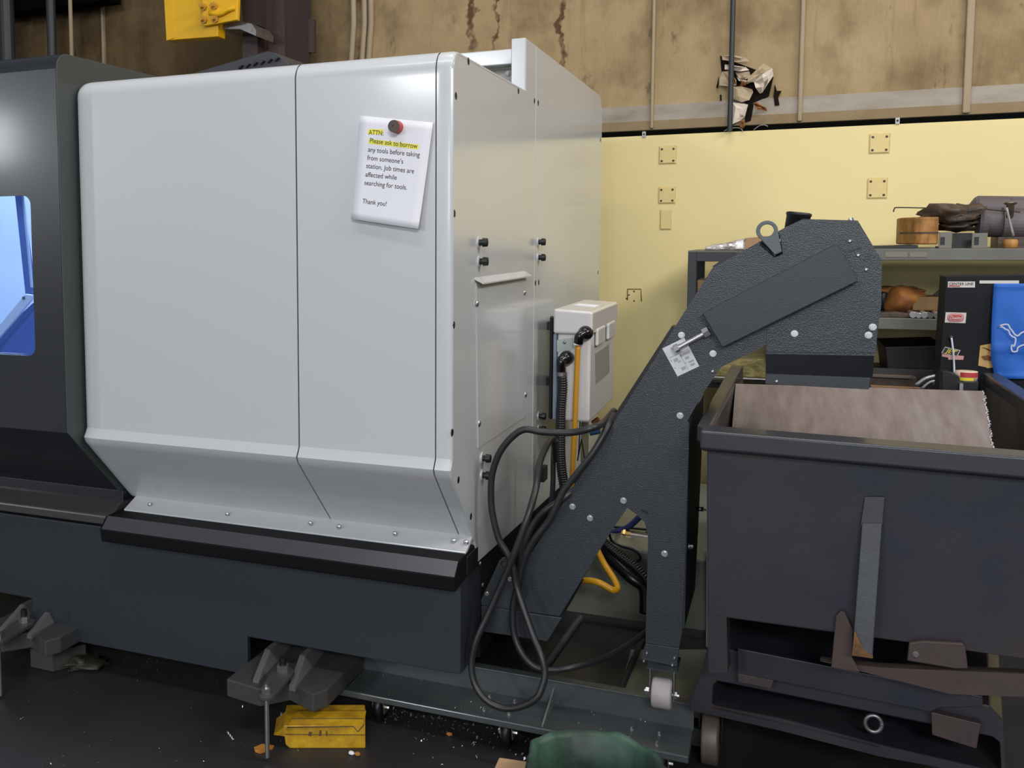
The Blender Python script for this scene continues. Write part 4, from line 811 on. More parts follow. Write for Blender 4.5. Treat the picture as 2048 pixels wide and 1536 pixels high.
wplate(1321, 421, 1342, 458, 'narrow yellowed patch below the two left plates', bolts=False)
WO = thing('outlet_outline', 'rusty square outline of a removed plate low on the yellow wall', 'mark', tuple(aY(1268, 605, YW)))
tube('rust_outline', [aY(*p, YW - .001) for p in [(1255, 600), (1255, 578), (1282, 578), (1283, 603)]], .003, mat('rust_line', (.22, .14, .05), .7), WO, k=1, n=6, sp=False)
for p in [(1258, 590), (1268, 583), (1268, 602), (1253, 597)]: bolt(WO, aY(*p, YW), 'Y', .005, .002, OILY, 'screw', False, False)
for lb_, p in (('small metal clip on the top edge of the yellow wall by the machine', (1288, 270)), ('small metal clip on the top edge of the yellow wall above the conveyor head', (1795, 243))):
    a = aY(*p, YW - .005); c = thing('wall_clip', lb_, 'clip', tuple(a), 'clips on the yellow wall edge'); box('clip_plate', (a.x - .009, YW - .006, a.z - .012), (a.x + .009, YW + .002, a.z + .018), DULL, c); bolt(c, (a.x, YW - .006, a.z + .004), 'Y', .005, .003, BLACK, 'screw', False, False)
a, b = aY(1466, -20, YW - .03), aY(1459.5, 262, YW - .03)
tag(cyl('conduit', (a.x, YW - .03, 4.9), (b.x, YW - .03, b.z), .0125, PIPE, n=14), 'thin dark conduit running down the stained wall over the torn patch', 'conduit')
for lb_, px, r in (('dark upright pipe nearest the left frame edge', 14, .05), ('dark upright pipe above the graphite door edge', 103, .030), ('thin pale upright pipe right of the dark one at upper left', 142, .0125)):
    a = aY(px, 60, 5.15); tag(cyl('wall_pipe', (a.x, 5.15, 0), (a.x, 5.15, 4.9), r, BATTEN if px == 142 else PIPE, n=16), lb_, 'pipe')
a = aY(0, 0, 5.1); tag(box('header_beam', (-7, 5.22, aY(70, 18, 5.22).z), (aY(215, 10, 5.22).x, 5.36, 4.2), DARKGAP), 'dark header across the top left of the stained wall', 'beam')
# torn wall facing, a hole with curled flaps
TR = thing('torn_facing', 'torn curling paper facing round a ragged hole in the stained wall', 'torn paper', tuple(aY(1490, 240, YW)))
def hole(pts): return prism('torn_hole', [aY(1400 + x / 7.68, 80 + y / 7.68, YW + .032) for x, y in pts], (0, .012, 0), mat('hole_dark', (.010, .007, .005), .9, spec=.1), TR)
hole([(310, 240), (480, 320), (760, 420), (1130, 560), (1060, 860), (830, 960), (780, 1240), (690, 1270), (700, 980), (560, 720), (420, 600), (330, 470)])
hole([(1130, 860), (1150, 680), (1180, 780), (1250, 780), (1200, 880), (1220, 1000), (1150, 1010)]); hole([(250, 720), (290, 560), (275, 740)]); hole([(305, 840), (330, 840), (330, 930), (310, 930)])
FLAPM = mat('torn_paper', (.46, .36, .24), .8, var=(9, .5, (.36, .27, .17))); FLAPW = mat('torn_paper_pale', (.60, .52, .43), .8); FLAPR = mat('torn_rust', (.30, .12, .04), .8)
def flap(pts, m, out=.05, curl=.004):
    P_ = [aY(1400 + x / 7.68, 80 + y / 7.68, YW + .02) for x, y in pts]; c = sum(P_, Vector()) / len(P_); bm = bmesh.new(); n_ = len(P_)
    outer_ = [bm.verts.new(p + Vector((0, -out * (.25 + .75 * ((i * 37) % 10) / 10), 0))) for i, p in enumerate(P_)]
    mid = [bm.verts.new(p.lerp(c, .5) + Vector((0, -out * (.5 + .5 * math.sin(p.x * 90)) - curl, 0))) for p in P_]; ce = bm.verts.new(c + Vector((0, -out * .6, 0)))
    for i in range(n_):
        j = (i + 1) % n_; bm.faces.new((outer_[i], outer_[j], mid[j], mid[i])); bm.faces.new((mid[i], mid[j], ce))
    o = link('paper_flap', bm, m, TR, smooth=False); md = o.modifiers.new('sheet', 'SOLIDIFY'); md.thickness = .002
flap([(340, 250), (470, 230), (700, 280), (760, 330), (560, 350), (470, 330), (345, 310)], FLAPM, .02)
flap([(385, 380), (480, 400), (700, 425), (755, 470), (620, 500), (500, 480), (380, 460)], FLAPW, .04)
flap([(540, 500), (760, 490), (780, 560), (700, 610), (600, 600)], FLAPM, .02)
flap([(740, 590), (900, 440), (980, 370), (1100, 440), (1130, 480), (1000, 560), (850, 650), (730, 660)], FLAPM, .03)
flap([(830, 650), (960, 540), (1110, 450), (1125, 560), (1040, 700), (960, 820), (920, 830), (860, 760)], FLAPW, .05)
flap([(345, 490), (440, 480), (560, 620), (560, 700), (440, 720), (300, 700), (300, 600)], FLAPM, .015)
flap([(560, 570), (640, 620), (830, 640), (720, 680), (600, 640)], FLAPW, .03)
flap([(500, 720), (640, 720), (800, 760), (820, 800), (760, 930), (640, 960), (500, 900)], FLAPM, .02)
flap([(500, 960), (740, 1000), (690, 1180), (620, 1240), (500, 1300)], FLAPW, .025)
flap([(610, 720), (650, 640), (720, 650), (700, 700)], FLAPR, .04); flap([(810, 970), (880, 970), (1020, 1050), (1030, 1100), (880, 1080)], FLAPR, .04); flap([(630, 1240), (690, 1240), (690, 1330), (650, 1370), (620, 1350)], FLAPR, .05)
flap([(400, 500), (520, 560), (560, 680), (470, 640)], FLAPR, .03)
tag(tube('loose_wire', [aY(*p, YW - .004) for p in [(1448, 262), (1460, 257), (1478, 256), (1486, 262)]], .0025, DULL), 'thin grey wire loop on the wall edge below the torn facing, left one', 'wire')
tag(tube('loose_wire', [aY(*p, YW - .004) for p in [(1507, 260), (1518, 252), (1528, 250), (1536, 253)]], .0025, DULL), 'thin grey wire arc on the wall edge below the torn facing, right one', 'wire')
# ---------------------------------------------------------------- jib crane at upper left
yj = 5.0
JC = thing('jib_crane', 'brown steel crane column with a bright yellow end bracket above the machine', 'crane', tuple(aY(560, 60, yj).xy) + (0,))
cx0, cx1 = aY(512, 60, yj).x, aY(569, 60, yj).x; c2 = aY(630, 100, 5.16).x
bm = bmesh.new(); b_box(bm, (cx0, yj, 0), (cx1, yj + .02, 4.9)); b_box(bm, (cx1 - .03, yj + .02, 0), (cx1 - .01, 5.26, 4.9)); link('column_post', bm, COLUMN, JC)
a, b = aY(566, 100, yj).z, aY(566, 15, yj).z
for y_ in (26, 70): 
    p, q = aY(562, y_, yj + .01), aY(620, y_ + 26, 5.26); prism('side_channel', [p, q, q + Vector((0, 0, -.012)), p + Vector((0, 0, -.012))], (0, -.01, 0), BATTEN, JC)
prism('side_plate', [aY(566, 0 - 60, yj + .02), aY(622, -40, 5.24), aY(622, 125, 5.24), aY(566, 125, yj + .02)], (-.01, 0, 0), mat('column_dark', (.03, .02, .022), .5), JC)
prism('end_flange', [aY(617, 40, 5.24), aY(632, 40, 5.24), aY(632, 106, 5.24), aY(617, 106, 5.24)], (0, -.02, 0), COLUMN, JC)
yk = 4.7
prism('yellow_plate', [aY(325, -60, yk), aY(437, -60, yk), aY(435.5, 73, yk), aY(333, 81, yk)], (0, .08, 0), JIBY, JC, bevel=.004)
prism('plate_edge', [aY(325, -60, yk - .004), aY(340, -60, yk - .004), aY(348, 76, yk - .004), aY(333, 81, yk - .004)], (0, .01, 0), JIBY, JC)
CL = prism('yellow_clevis', [aY(404, -60, yk - .03), aY(478, -60, yk - .03), aY(474, 40, yk - .03), aY(436, 47, yk - .03), (aY(407, 52, yk - .03)), aY(404, 50, yk - .03)], (0, .03, 0), JIBY, JC, bevel=.004)
tube('clevis_rib', [aY(420, 26, yk - .03), aY(440, 28, yk - .04), aY(455, 20, yk - .04), aY(470, 16, yk - .03)], .014, JIBY, JC)
for p in [(408, 14), (430, 12), (409, 40), (432, 38)]: lathe('crane_bolt', aY(*p, yk - .03), (0, -1, 0), [(.020, 0), (.020, .012), (.011, .013), (.011, .04)], mat('yellow_bolt', (.5, .26, .03), .5), JC, 8, smooth=False)
prism('dark_arm', [aY(434, 47, yk + .05), aY(470, 42, yk + .05), aY(503, 47, yk + .05), aY(512, 60, yk + .05), aY(512, 72, yk + .05), aY(480, 58, yk + .05), aY(438, 58, yk + .05)], (0, .2, 0), DULL, JC)
prism('dark_arm', [aY(485, 62, 4.9), aY(515, 58, 4.9), aY(515, 140, 4.9), aY(485, 140, 4.9)], (0, .2, 0), COLUMN, JC)
prism('dark_arm', [aY(474, -60, 4.9), aY(515, -60, 4.9), aY(515, 50, 4.9), aY(487, 46, 4.9)], (0, .2, 0), mat('arm_dark', (.03, .02, .015), .6), JC)
# ---------------------------------------------------------------- shelving and clutter at the back right
YS = 4.62
RK = thing('steel_rack', 'dark square-tube steel rack half hidden behind the conveyor slope', 'rack', (aY(1430, 600, 4.9).x, 4.9, 0))
rx0, rx1 = aY(1374, 600, 4.7).x, aY(1391, 600, 4.7).x; rzt = aY(1400, 504, 4.7).z; rzb = aY(1400, 523, 4.7).z; rxr = aY(1560, 600, 4.7).x
for (x, y) in ((rx0, 4.7), (rxr, 4.7), (rx0, 5.22), (rxr, 5.22)): box('rack_post', (x, y, 0), (x + (rx1 - rx0), y + .04, rzt), SHELFD, RK, bevel=.002)
box('top_rail', (rx1, 4.7, rzb), (rxr, 4.74, rzt), SHELFD, RK, bevel=.002); box('top_rail', (rx1, 5.22, rzb), (rxr, 5.26, rzt), SHELFD, RK, bevel=.002)
box('rack_top', (rx0, 4.70, rzt), (rxr + .04, 5.26, rzt + .006), SHELFG, RK)
mz = aY(1470, 768, 4.65).z
box('rack_shelf', (rx0, 4.70, mz - .03), (rxr, 5.24, mz), SHELFD, RK)
tz = rzt + .006
def bot(p, y, z): q = aY(*p, y); return (q.x, y, z)
FILM = mat('film_wrap', (.60, .57, .55), .15, .2, var=(22, .9, (.14, .11, .10), (1, 1, 2.5)), coat=.6, bump=(40, .6))
tag(prism('film_packet', [bot((1409, 500), 4.78, tz), bot((1490, 500), 4.78, tz), bot((1490, 480), 4.78, aY(1490, 476, 4.78).z), (aY(1450, 485, 4.78).x, 4.78, aY(1450, 486, 4.78).z), (aY(1425, 492, 4.78).x, 4.78, aY(1425, 489, 4.78).z), (aY(1410, 494, 4.78).x, 4.78, aY(1410, 494, 4.78).z)], (0, .28, 0), FILM, bevel=.01, seg=3), 'shiny film-wrapped packet on the dark rack top left of the cardboard', 'packet')
tag(prism('cardboard_carton', [bot((1487, 502), 4.8, tz), bot((1560, 502), 4.8, tz), bot((1548, 470), 4.8, aY(1540, 471, 4.8).z), bot((1490, 476), 4.8, aY(1490, 476, 4.8).z)], (0, .3, 0), CARD, bevel=.003), 'open cardboard carton on the dark rack top behind the lifting eye', 'carton')
tag(prism('cardboard_carton', [aY(1395, 560, 4.95), aY(1425, 560, 4.95), Vector((aY(1425, 762, 4.95).x, 4.95, mz + .002)), Vector((aY(1395, 762, 4.95).x, 4.95, mz + .002))], (0, .22, 0), CARD, bevel=.003), 'brown cardboard carton standing inside the dark rack behind the slope', 'carton')
TY = thing('chrome_tray', 'shiny tray of wrapped parts on the rack shelf under the conveyor head', 'tray', tuple(aY(1480, 765, 4.62)))
ty0, ty1 = aY(1426, 760, 4.6), aY(1536, 765, 4.6); tyz = mz + .004
prism('tray_body', [(ty0.x, 4.66, mz + .001), (ty1.x, 4.66, mz + .001), (ty1.x + .01, 4.60, mz + .02), (ty1.x + .01, 4.60, mz + .035), (ty0.x - .01, 4.60, mz + .035), (ty0.x - .01, 4.60, mz + .02)], (0, .5, 0), STEEL, TY, bevel=.003)
prism('wrapped_parts', [(ty0.x, 4.63, mz + .036), (ty1.x, 4.63, mz + .036), (ty1.x - .01, 4.8, mz + .10), (ty0.x + .02, 4.8, mz + .09)], (0, .25, 0), mat('film_olive', (.26, .23, .10), .2, .2, var=(30, .9, (.12, .10, .04)), coat=.5), TY, bevel=.01)
SU = thing('shelving_unit', 'grey steel shelving against the yellow wall loaded with greasy parts', 'shelves', (.75, 5.0, 0))
sx0 = aY(1740, 520, YS).x; sx1 = 1.5
z1t, z1b = aY(1900, 497, YS).z, aY(1900, 521, YS).z; z2t, z2b = aY(1820, 637, YS).z, aY(1820, 660, YS).z; z3t = aY(1820, 768, YS).z
box('shelf_board', (sx0 - .28, YS, z1b), (sx1, 5.36, z1t), SHELFG, SU, bevel=.003); box('shelf_board', (sx0 - .28, YS, z2b), (sx1, 5.36, z2t), SHELFG, SU, bevel=.003)
box('lower_panel', (sx0 - .28, YS + .3, 0), (sx1, YS + .32, z3t - .05), BLACK, SU)
box('shelf_board', (sx0 - .28, YS - .1, z3t - .05), (sx1, 5.36, z3t), OILY, SU, bevel=.003)
for x in (sx0 - .27, sx1 - .05):
    for y in (YS + .01, 5.30): box('shelf_post', (x, y, 0), (x + .04, y + .04, z1b), SHELFD, SU)
for (a, b) in ((1770, 1815), (1819, 1854)):
    p, q = aY(a, 514, YS - .001), aY(b, 504, YS - .001); lab(prism('shelf_label', [p, (q.x, YS - .001, p.z), q, (p.x, YS - .001, q.z)], (0, -.001, 0), mat('label_tan', (.20, .185, .14), .7), SU), 'faded label strip')
def on(y0_, px, py, z): q = aY(px, py, y0_); return (q.x, y0_, z)
# top shelf
yt = YS + .06
tag(prism('flat_plate', [on(YS + .02, 1745, 494, z1t + .001), on(YS + .02, 1836, 494, z1t + .001), on(YS + .02, 1836, 490, z1t + .014), on(YS + .02, 1745, 489, z1t + .010)], (0, .3, 0), BLACK), 'flat black sheet lying at the left end of the top shelf', 'plate')
def zt_(px, py, y): return aY(px, py, y).z
BLK = thing('wooden_block', 'oily brown wooden block standing at the left of the top shelf', 'block', on(yt, 1840, 497, z1t))
xA, xB_, xC = aY(1801, 470, yt + .1).x, aY(1836, 470, yt).x, aY(1876, 470, yt + .02).x
bm = bmesh.new(); zt0 = zt_(1840, 434, yt); bz0 = z1t + .016
b_prism(bm, [(xA, yt + .12, bz0), (xB_ - .012, yt + .012, bz0), (xB_ + .012, yt, bz0), (xC, yt + .01, bz0), (xC, yt + .28, bz0), (xA, yt + .28, bz0)], (0, 0, zt0 - bz0)); link('block_body', bm, WOOD, BLK, bevel=.006)
bm = bmesh.new(); zz = zt_(1840, 467, yt)
b_prism(bm, [(xA - .001, yt + .118, zz), (xB_ - .012, yt + .010, zz), (xB_ + .012, yt - .002, zz), (xC + .001, yt + .008, zz), (xC + .001, yt + .1, zz), (xA - .001, yt + .2, zz)], (0, 0, .006)); link('block_joint', bm, OILY, BLK)
lb = thing('oily_rag', 'greasy crumpled rag slumped over the parts beside the wooden block', 'rag', on(yt, 1905, 440, z1t))
lump('rag_cloth', aY(1910, 428, yt + .16), (.11, .12, .042), OILY, lb, amp=.55, seed=11, freq=2.6); lump('rag_cloth', aY(1915, 450, yt + .14), (.07, .08, .028), OILY, lb, amp=.4, seed=5)
for lb_, x0_, x1_ in (('small grey slotted angle bracket right of the wooden block', 1877, 1905), ('small grey slotted angle bracket under the motor end', 1943, 1976)):
    a, b = aY(x0_, 496, yt), aY(x1_, 464 if x0_ < 1900 else 466, yt); B_ = thing('angle_bracket', lb_, 'bracket', (a.x, yt, z1t), 'slotted brackets on the top shelf')
    mbr = mat('bracket_grey', (.16, .15, .125), .5); box('bracket_face', (a.x, yt, z1t), (b.x, yt + .01, b.z), mbr, B_, bevel=.002); box('bracket_foot', (a.x, yt + .01, z1t), (b.x, yt + .1, z1t + .008), mbr, B_)
    p = aY((x0_ + x1_) / 2 - 6 if x0_ < 1900 else x0_ + 10, 482, yt); box('bracket_slot', (p.x - .008, yt - .001, p.z - .016), (p.x + .008, yt + .003, p.z + .016), BLACK, B_)
tag(box('dark_carton', (aY(1905, 480, yt + .12).x, yt + .1, z1t), (aY(1944, 480, yt + .12).x, yt + .25, zt_(1925, 466, yt + .1)), BLACK), 'small black box between the two slotted brackets', 'box')
MO = thing('motor', 'large greasy grey motor with a tubular body lying along the top shelf', 'motor', on(yt, 2000, 440, z1t))
c0, c1 = aY(1962, 447, yt + .16), aY(2230, 452, yt + .16)
ax_ = (c1 - c0).normalized(); L1 = (c1 - c0).length
lathe('motor_body', c0, ax_, [(.03, -.02), (.066, -.012), (.07, 0), (.07, .02), (.055, .022), (.055, .07), (.068, .072), (.068, L1)], MOTORG, MO, 32, smooth=False)
e0, e1 = aY(1938, 417, yt + .30), aY(2230, 422, yt + .30); ae = (e1 - e0).normalized()
lathe('upper_cylinder', e0, ae, [(.02, 0), (.048, .018), (.055, .03), (.055, (e1 - e0).length)], MOTORG, MO, 28, smooth=False)
prism('top_cover', [aY(2022, 396, yt + .26), aY(2030, 393, yt + .26), aY(2260, 396, yt + .26), aY(2260, 420, yt + .26), aY(2022, 420, yt + .26)], (0, .12, 0), MOTORG, MO, bevel=.004)
box('motor_foot', (c0.x + .05, yt + .08, z1t), (1.4, yt + .24, z1t + .045), OILY, MO)
fq = aY(2021, 404, yt + .02); lathe('oil_cup', fq, (0, 0, -1), [(.021, 0), (.024, .002), (.022, .008), (.014, .012), (.013, .06), (.004, .068)], mat('cup_metal', (.35, .28, .22), .3, .8, var=(30, .6, (.12, .09, .07))), MO, 20)
tag(tube('dropper_tube', [aY(2013, 415, yt - .005), aY(2020, 445, yt - .005), aY(2027, 472, yt - .005)], .0045, mat('pale_tube', (.30, .28, .27), .4), k=3), 'pale slanted tube leaning on the motor above the small cork-coloured pot', 'tube')
tag(lathe('small_pot', (aY(2022, 480, yt + .0).x, yt + .01, z1t), (0, 0, 1), [(.022, 0), (.026, .003), (.027, .030), (.020, .036)], WOOD, n=20), 'small brown pot in front of the motor on the top shelf', 'pot')
tag(tube('bent_rod', [aY(1787, 424, yt + .2), aY(1789, 417, yt + .2), aY(1796, 415, yt + .2), aY(1850, 416, yt + .2), aY(1900, 417, yt + .12), aY(1960, 418, yt + .08), aY(2010, 422, yt + .06), aY(2040, 424, yt + .06)], .0026, PIPE, k=4, n=6), 'thin hooked steel rod lying over the rag and motor', 'rod')
# middle shelf
ym = YS + .05
LG = thing('leather_glove', 'crumpled orange leather piece on the middle shelf beside the conveyor head', 'leather', on(ym, 1800, 632, z2t))
bm = bmesh.new(); gp = [(1768, 626), (1774, 603), (1784, 578), (1796, 574), (1818, 578), (1843, 586), (1858, 600), (1830, 616), (1800, 624)]
cpt = aY(1808, 598, ym + .06); ring = [bm.verts.new(aY(*p, ym + .10 + .02 * ((i * 3) % 4))) for i, p in enumerate(gp)]; midr = [bm.verts.new(aY(*p, ym + .10).lerp(cpt, .45) + Vector((0, -.03 + .012 * ((i * 5) % 3), 0))) for i, p in enumerate(gp)]; ce = bm.verts.new(cpt + Vector((0, -.02, 0)))
for i in range(len(gp)):
    j = (i + 1) % len(gp); bm.faces.new((ring[i], ring[j], midr[j], midr[i])); bm.faces.new((midr[i], midr[j], ce))
o = link('leather_sheet', bm, LEATHER, LG, smooth=True); md = o.modifiers.new('sheet', 'SOLIDIFY'); md.thickness = .02; md = o.modifiers.new('soft', 'SUBSURF'); md.levels = md.render_levels = 2
lump('leather_fold', aY(1800, 583, ym + .16), (.085, .05, .022), LEATHER, LG, amp=.4, seed=3)
a, b = aY(1824, 629, ym + .05), aY(1884, 594, ym + .05)
tag(box('wooden_block', (a.x, ym + .05, z2t + .026), (b.x, ym + .2, b.z), mat('wood_dark', (.10, .055, .02), .6, var=(9, .6, (.20, .11, .03))), bevel=.005), 'dark wooden block resting on the round bars on the middle shelf', 'block')
BARM = mat('bar_end', (.55, .54, .53), .3, .8)
first = None
for i, (px, r) in enumerate(((1826, 6), (1837.5, 5), (1849, 6), (1861, 5), (1875, 6))):
    rr_ = r * .00225; x = aY(px, 632, YS + .01).x
    lbs = ['leftmost of the five round bar ends on the middle shelf', 'second from left of the five round bar ends on the middle shelf', 'middle one of the five round bar ends on the middle shelf', 'fourth from left of the five round bar ends, the dullest', 'rightmost round bar end beside the black cabinet']
    if first is None:
        first = cyl('round_bar', (x, YS + .012, z2t + rr_ + .001), (x, YS + .5, z2t + rr_ + .001), rr_, BARM, n=24, bevel=.0015); o = first; fr = rr_
    else:
        o = first.copy(); COL.objects.link(o); o.location.x = first.location.x + (x - x0r); o.scale = (rr_ / fr, 1, rr_ / fr)
        if i == 3: o.data = o.data.copy(); o.data.materials.clear(); o.data.materials.append(SHELFG)
    if i == 0: x0r = x
    tag(o, lbs[i], 'bar', 'round bars on the middle shelf')
tag(prism('iron_strip', [on(YS + .03, 1757, 636, z2t), on(YS + .03, 1820, 636, z2t), on(YS + .03, 1820, 626, zt_(1820, 628, YS + .03)), on(YS + .03, 1790, 626, zt_(1790, 624, YS + .03)), on(YS + .03, 1757, 626, zt_(1757, 626, YS + .03))], (0, .1, 0), OILY, bevel=.003), 'dark greasy iron strip in front of the orange leather', 'strip')
tag(lathe('socket_post', (aY(1766, 620, ym + .14).x, ym + .14, z2t), (0, 0, 1), [(.018, 0), (.018, .09), (.015, .10)], BLACK, n=16), 'dark upright peg at the left end of the middle shelf', 'peg')
tag(prism('black_hook', [aY(1862, 594, ym + .25), aY(1884, 576, ym + .25), aY(1895, 576, ym + .25), aY(1895, 600, ym + .25), aY(1866, 598, ym + .25)], (0, .02, 0), BLACK), 'black angled piece behind the wooden block touching the cabinet', 'piece')
# lower board
yl = YS - .05
tag(prism('black_tub', [on(yl + .12, 1778, 745, z3t + .001), on(yl + .12, 1884, 745, z3t + .001), on(yl + .12, 1888, 692, zt_(1888, 691, yl + .12)), on(yl + .12, 1770, 692, zt_(1770, 694, yl + .12))], (0, .4, 0), BLACK, bevel=.004), 'wide black tub with sloping sides under the middle shelf', 'tub')
p, q = aY(1750, 772, 4.42), aY(1822, 755, 4.42)
LW = thing('long_case', 'long dark grey case at the front of the lower shelf behind the hopper', 'case', (p.x, 4.42, z3t)); box('case_body', (p.x - .1, 4.42, 0), (q.x + .02, 4.5, q.z), OILY, LW, bevel=.003); box('case_ledge', (p.x - .1, 4.405, q.z - .004), (q.x, 4.42, q.z + .008), mat('ledge_brown', (.13, .10, .08), .5), LW, bevel=.002); box('case_back', (p.x - .1, 4.5, 0), (q.x + .10, 4.515, zt_(1800, 738, 4.5)), mat('case_dark', (.03, .027, .027), .5), LW)
tag(box('wood_strip', (aY(1742, 778, 4.30).x, 4.30, .0), (aY(1846, 781, 4.30).x, 4.33, zt_(1790, 774, 4.30)), mat('pale_wood', (.36, .20, .10), .7)), 'thin tan wood strip just above the hopper back edge', 'strip')
# black cabinet with stickers and the blue cloth
YB = 4.05
CB = thing('black_cabinet', 'black steel cabinet with stickers on its face right of the shelves', 'cabinet', (aY(1980, 650, YB).x, YB + .2, 0))
A, B_, C_, D_ = aY(1891, 552, YB), aY(2290, 546, YB), aY(2290, 770, YB), aY(1876, 742, YB)
prism('cabinet_face', [A, B_, (B_.x, YB, .0), (D_.x - .012, YB, .0)], (0, .14, 0), CABK, CB, bevel=.003)
def decal(pts, m, name, parent, off=.0015): return prism(name, [aY(*p, YB - off) for p in pts], (0, .001, 0), m, parent)
def dtext(txt, p0, p1, p3, m, parent, bold=True, shear=0, off=.003, hgt=None, name='lettering'):
    """lettering running p0->p1 (baseline), p3 above p0 gives the up direction"""
    a, b, u_ = aY(*p0, YB - off), aY(*p1, YB - off), aY(*p3, YB - off); w_ = (b - a).length; V, Fc = text_mesh(txt, w_, None, bold, shear); ys = [y for _, y in V]; k = (u_ - a).length / max(ys)
    du_ = (b - a) / w_; dv = (u_ - a).normalized(); return letter_obj(name, [([(x, y * k) for x, y in V], Fc, 0, 0)], lambda x, y: a + du_ * x + dv * y, m, parent)
STW = mat('sticker_white', (.62, .58, .55), .5); STR = mat('sticker_red', (.50, .05, .06), .5); STK = mat('sticker_black', (.02, .02, .02), .5); STY = mat('sticker_yellow', (.80, .66, .03), .5); STP = mat('sticker_pink', (.55, .28, .27), .5); STO = mat('sticker_gold', (.66, .42, .15), .5)
s = lab(decal([(1896, 563), (1950, 563), (1950, 575), (1895.5, 575)], STW, 'sticker', CB), 'small white sticker with black capitals and a red underline')
dtext('CENTER LINE', (1898.5, 570), (1947, 570), (1898.5, 565), STK, s); decal([(1898, 571), (1920, 571.2), (1920, 573), (1898, 572.8)], STR, 'underline', s, .003)
lab(decal([(1959, 561), (2038, 561), (2038, 567), (1959, 567)], STW, 'sticker', CB), 'long thin white label strip')
s = lab(decal([(1891.5, 624.5), (1933, 625.5), (1931, 646.5), (1889.5, 645)], STW, 'sticker', CB), 'white sticker with a red rounded emblem')
ov = [(1911.3 + 16 * math.copysign(abs(math.cos(t)) ** .5, math.cos(t)) + .0, 635.4 + 8 * math.copysign(abs(math.sin(t)) ** .7, math.sin(t))) for t in np.linspace(0, 2 * math.pi, 28, endpoint=False)]
decal(ov, STR, 'emblem', s, .0030); ov2 = [(1911.3 + (x - 1911.3) * .9, 635.4 + (y - 635.4) * .84) for x, y in ov]; decal(ov2, STW, 'emblem_ring', s, .0036); ov3 = [(1911.3 + (x - 1911.3) * .82, 635.4 + (y - 635.4) * .7) for x, y in ov]; decal(ov3, STR, 'emblem_field', s, .0042)
dtext('Dueler', (1899.5, 638.4), (1924, 639.2), (1900.5, 632), STW, s, off=.006, shear=.2)
s = lab(decal([(1890, 693.5), (1921, 700.5), (1914.5, 713), (1889, 707.5), (1883, 706)], STW, 'sticker', CB), 'tilted yellow and black sticker above a pink strip')
decal([(1890.5, 695), (1919, 701.3), (1913.5, 711.5), (1885, 705.5)], STK, 'sticker_field', s, .003); dtext('JET', (1890, 704.5), (1912, 709.5), (1893.5, 696.5), STY, s, off=.0045, shear=.15)
decal([(1884, 708), (1928, 712), (1926.5, 719.5), (1897, 719.5), (1896, 715), (1884, 713)], STP, 'sticker_strip', s, .0028)
s = lab(decal([(1960.5, 691), (1987, 686.5), (1987, 735), (1974, 736.5), (1973, 735), (1956.5, 731)], STO, 'sticker', CB), 'gold and brown picture sticker partly under the blue cloth')
decal([(1962, 694), (1972, 696), (1985, 704), (1980, 700)], RUST, 'sticker_mark', s, .003); decal([(1962, 713), (1975, 710), (1984, 714), (1982, 722), (1968, 720)], RUST, 'sticker_mark', s, .003)
h = aY(1902, 676, YB); lathe('key_hole', h, (0, -1, 0), [(.009, 0), (.009, .004)], BLACK, CB, 14)
tag(tube('hanging_wire', [aY(1903, 676, YB - .012), aY(1906, 700, YB - .02), aY(1908, 728, YB - .02), aY(1909, 756, YB - .03)], .0032, SILVER, k=4, n=8), 'pale wire hanging from the hole in the black cabinet', 'wire')
# cloth
YF = YB - .02
bm = bmesh.new(); nx_, ny_ = 26, 22; fx0t, fx0b = 1988, 1984.5
grid = []
for j in range(ny_ + 1):
    t = j / ny_; y = 567 + (757 - 567) * t; x0_ = 1988 - 6 * math.sin(t * 2.4) + (6 if t > .8 else 0) * (t - .8) * 5
    row = []
    for i in range(nx_ + 1):
        s_ = i / nx_; x = x0_ + (2300 - x0_) * s_; yy = y + (6 * s_ * t)
        dy = .008 * math.sin(s_ * 9 + t * 3) * t + .006 * math.sin(s_ * 21 - t * 8) * t + (.006 if abs((t * 3) % 1 - .0) < .09 else 0)
        row.append(bm.verts.new(aY(x, yy, YF - dy)))
    grid.append(row)
for j in range(ny_):
    for i in range(nx_): bm.faces.new((grid[j][i], grid[j][i + 1], grid[j + 1][i + 1], grid[j + 1][i]))
CLO = link('blue_cloth', bm, BLUEF, smooth=True); md = CLO.modifiers.new('sheet', 'SOLIDIFY'); md.thickness = .002
tag(CLO, 'bright blue cloth with a silver outlined animal hanging on the black cabinet', 'cloth')
def ribbon(pts, w, m, parent, name='silver_outline'):
    P_ = spline([Vector((x, y, 0)) for x, y in pts], 6); bm = bmesh.new(); pr = None
    for i, p in enumerate(P_):
        d = (P_[min(i + 1, len(P_) - 1)] - P_[max(i - 1, 0)]).normalized(); n = Vector((-d.y, d.x, 0)) * w / 2
        a, b = bm.verts.new(aY(p.x + n.x, p.y + n.y, YF - .026)), bm.verts.new(aY(p.x - n.x, p.y - n.y, YF - .026))
        if pr: bm.faces.new((pr[0], pr[1], b, a))
        pr = (a, b)
    return link(name, bm, m, parent)
ribbon([(1998, 653), (2004, 650), (2012, 648.5), (2017, 650), (2020, 656), (2025, 662), (2030, 669), (2036, 671), (2044, 665), (2056, 661)], 3.0, SILVER, CLO)
ribbon([(1998, 653), (2005, 654), (2011, 658), (2017, 661), (2020, 668), (2025, 673), (2031, 676), (2031, 684), (2028, 692), (2024, 690), (2023, 697), (2026, 703), (2034, 702), (2036, 695), (2046, 690), (2058, 688)], 3.0, SILVER, CLO)
lab(ribbon([(2047, 684), (2052, 681), (2060, 680)], 3.0, STR, CLO, 'red_outline'), 'small red stroke')
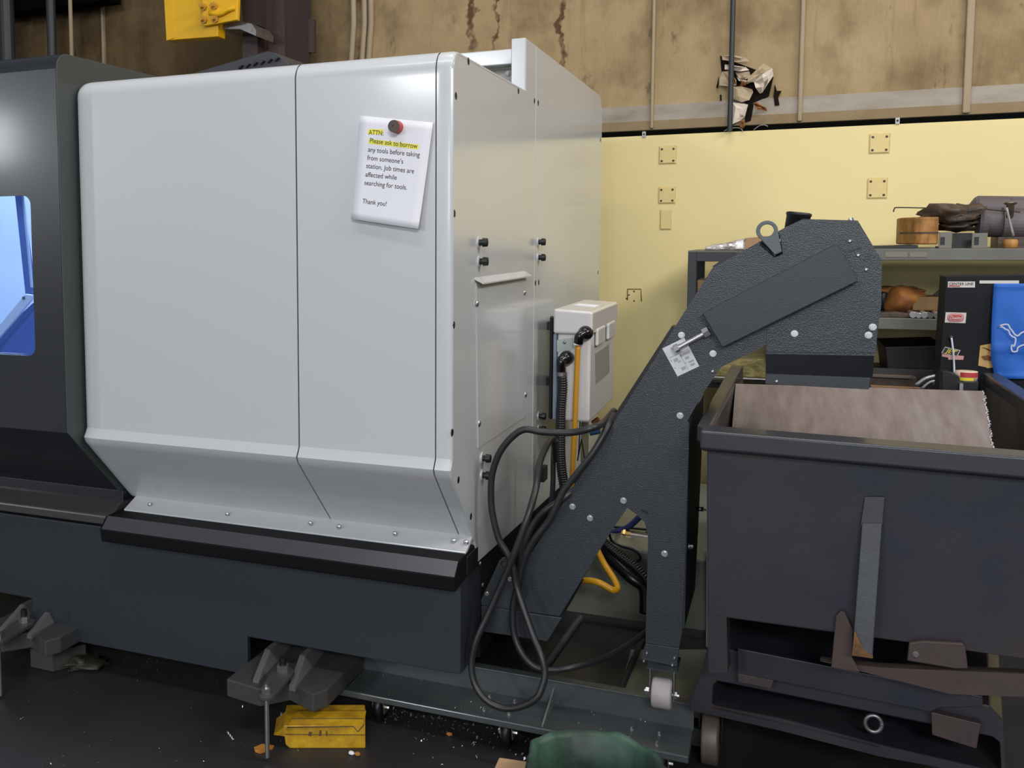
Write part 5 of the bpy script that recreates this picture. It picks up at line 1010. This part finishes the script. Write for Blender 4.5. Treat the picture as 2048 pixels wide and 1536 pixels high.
# small things behind the hopper's back edge
yh = 3.95
HO = thing('roll_holder', 'black metal holder standing behind the hopper back edge', 'holder', on(yh, 1930, 780, .7)); a, b = aY(1880, 780, yh), aY(1960, 752, yh)
prism('holder_body', [(aY(1900, 780, yh).x, yh, .0), (aY(1958, 780, yh).x, yh, .0), aY(1958, 764, yh), aY(1920, 764, yh), aY(1918, 752, yh), aY(1893, 742, yh), aY(1884, 744, yh)], (0, .07, 0), BLACK, HO, bevel=.002)
box('holder_arm', (aY(1918, 760, yh).x, yh - .02, aY(1925, 783, yh).z), (aY(1925, 760, yh).x, yh, aY(1925, 766, yh).z), STEEL, HO)
tc = aY(1934, 764, yh + .02); RT = .034
TR_ = thing('tape_roll', 'roll of red and yellow printed tape on the black holder', 'tape', tuple(tc))
lathe('tape_core', tc + Vector((0, .02, .002)), (0, 0, 1), [(RT * .6, 0), (RT, .001), (RT, .034), (RT * .6, .035)], mat('tape_cream', (.62, .50, .38), .5), TR_, 28)
def tband(a0, a1, z0, z1, m, nm):
    bm = bmesh.new(); n = 12; lo_ = []; hi_ = []
    for i in range(n + 1):
        t = math.radians(a0 + (a1 - a0) * i / n); p = tc + Vector((RT * 1.012 * math.cos(t), .02 + RT * 1.012 * math.sin(t), .002)); lo_.append(bm.verts.new(p + Vector((0, 0, z0)))); hi_.append(bm.verts.new(p + Vector((0, 0, z1))))
    for i in range(n): bm.faces.new((lo_[i], lo_[i + 1], hi_[i + 1], hi_[i]))
    lab(link(nm, bm, m, TR_, smooth=True), nm.replace('_', ' '))
tband(-130, -20, .015, .032, STR, 'red_print'); tband(-130, -60, .004, .014, STY, 'yellow_print')
GM = mat('galv', (.42, .43, .44), .35, .7)
for lb_, pp in (('upper grey clamp arm lying behind the hopper back edge', [(1832, 771), (1850, 758), (1868, 753), (1876, 752)]), ('lower grey clamp arm lying behind the hopper back edge', [(1844, 778), (1858, 766), (1872, 762), (1880, 761)]), ('short grey clamp lever behind the hopper back edge', [(1864, 762), (1872, 770), (1878, 780)])):
    tag(tube('clamp_arm', [aY(x, y, 4.15) for x, y in pp], .008, GM, k=4, n=8), lb_, 'clamp', 'clamps behind the hopper')
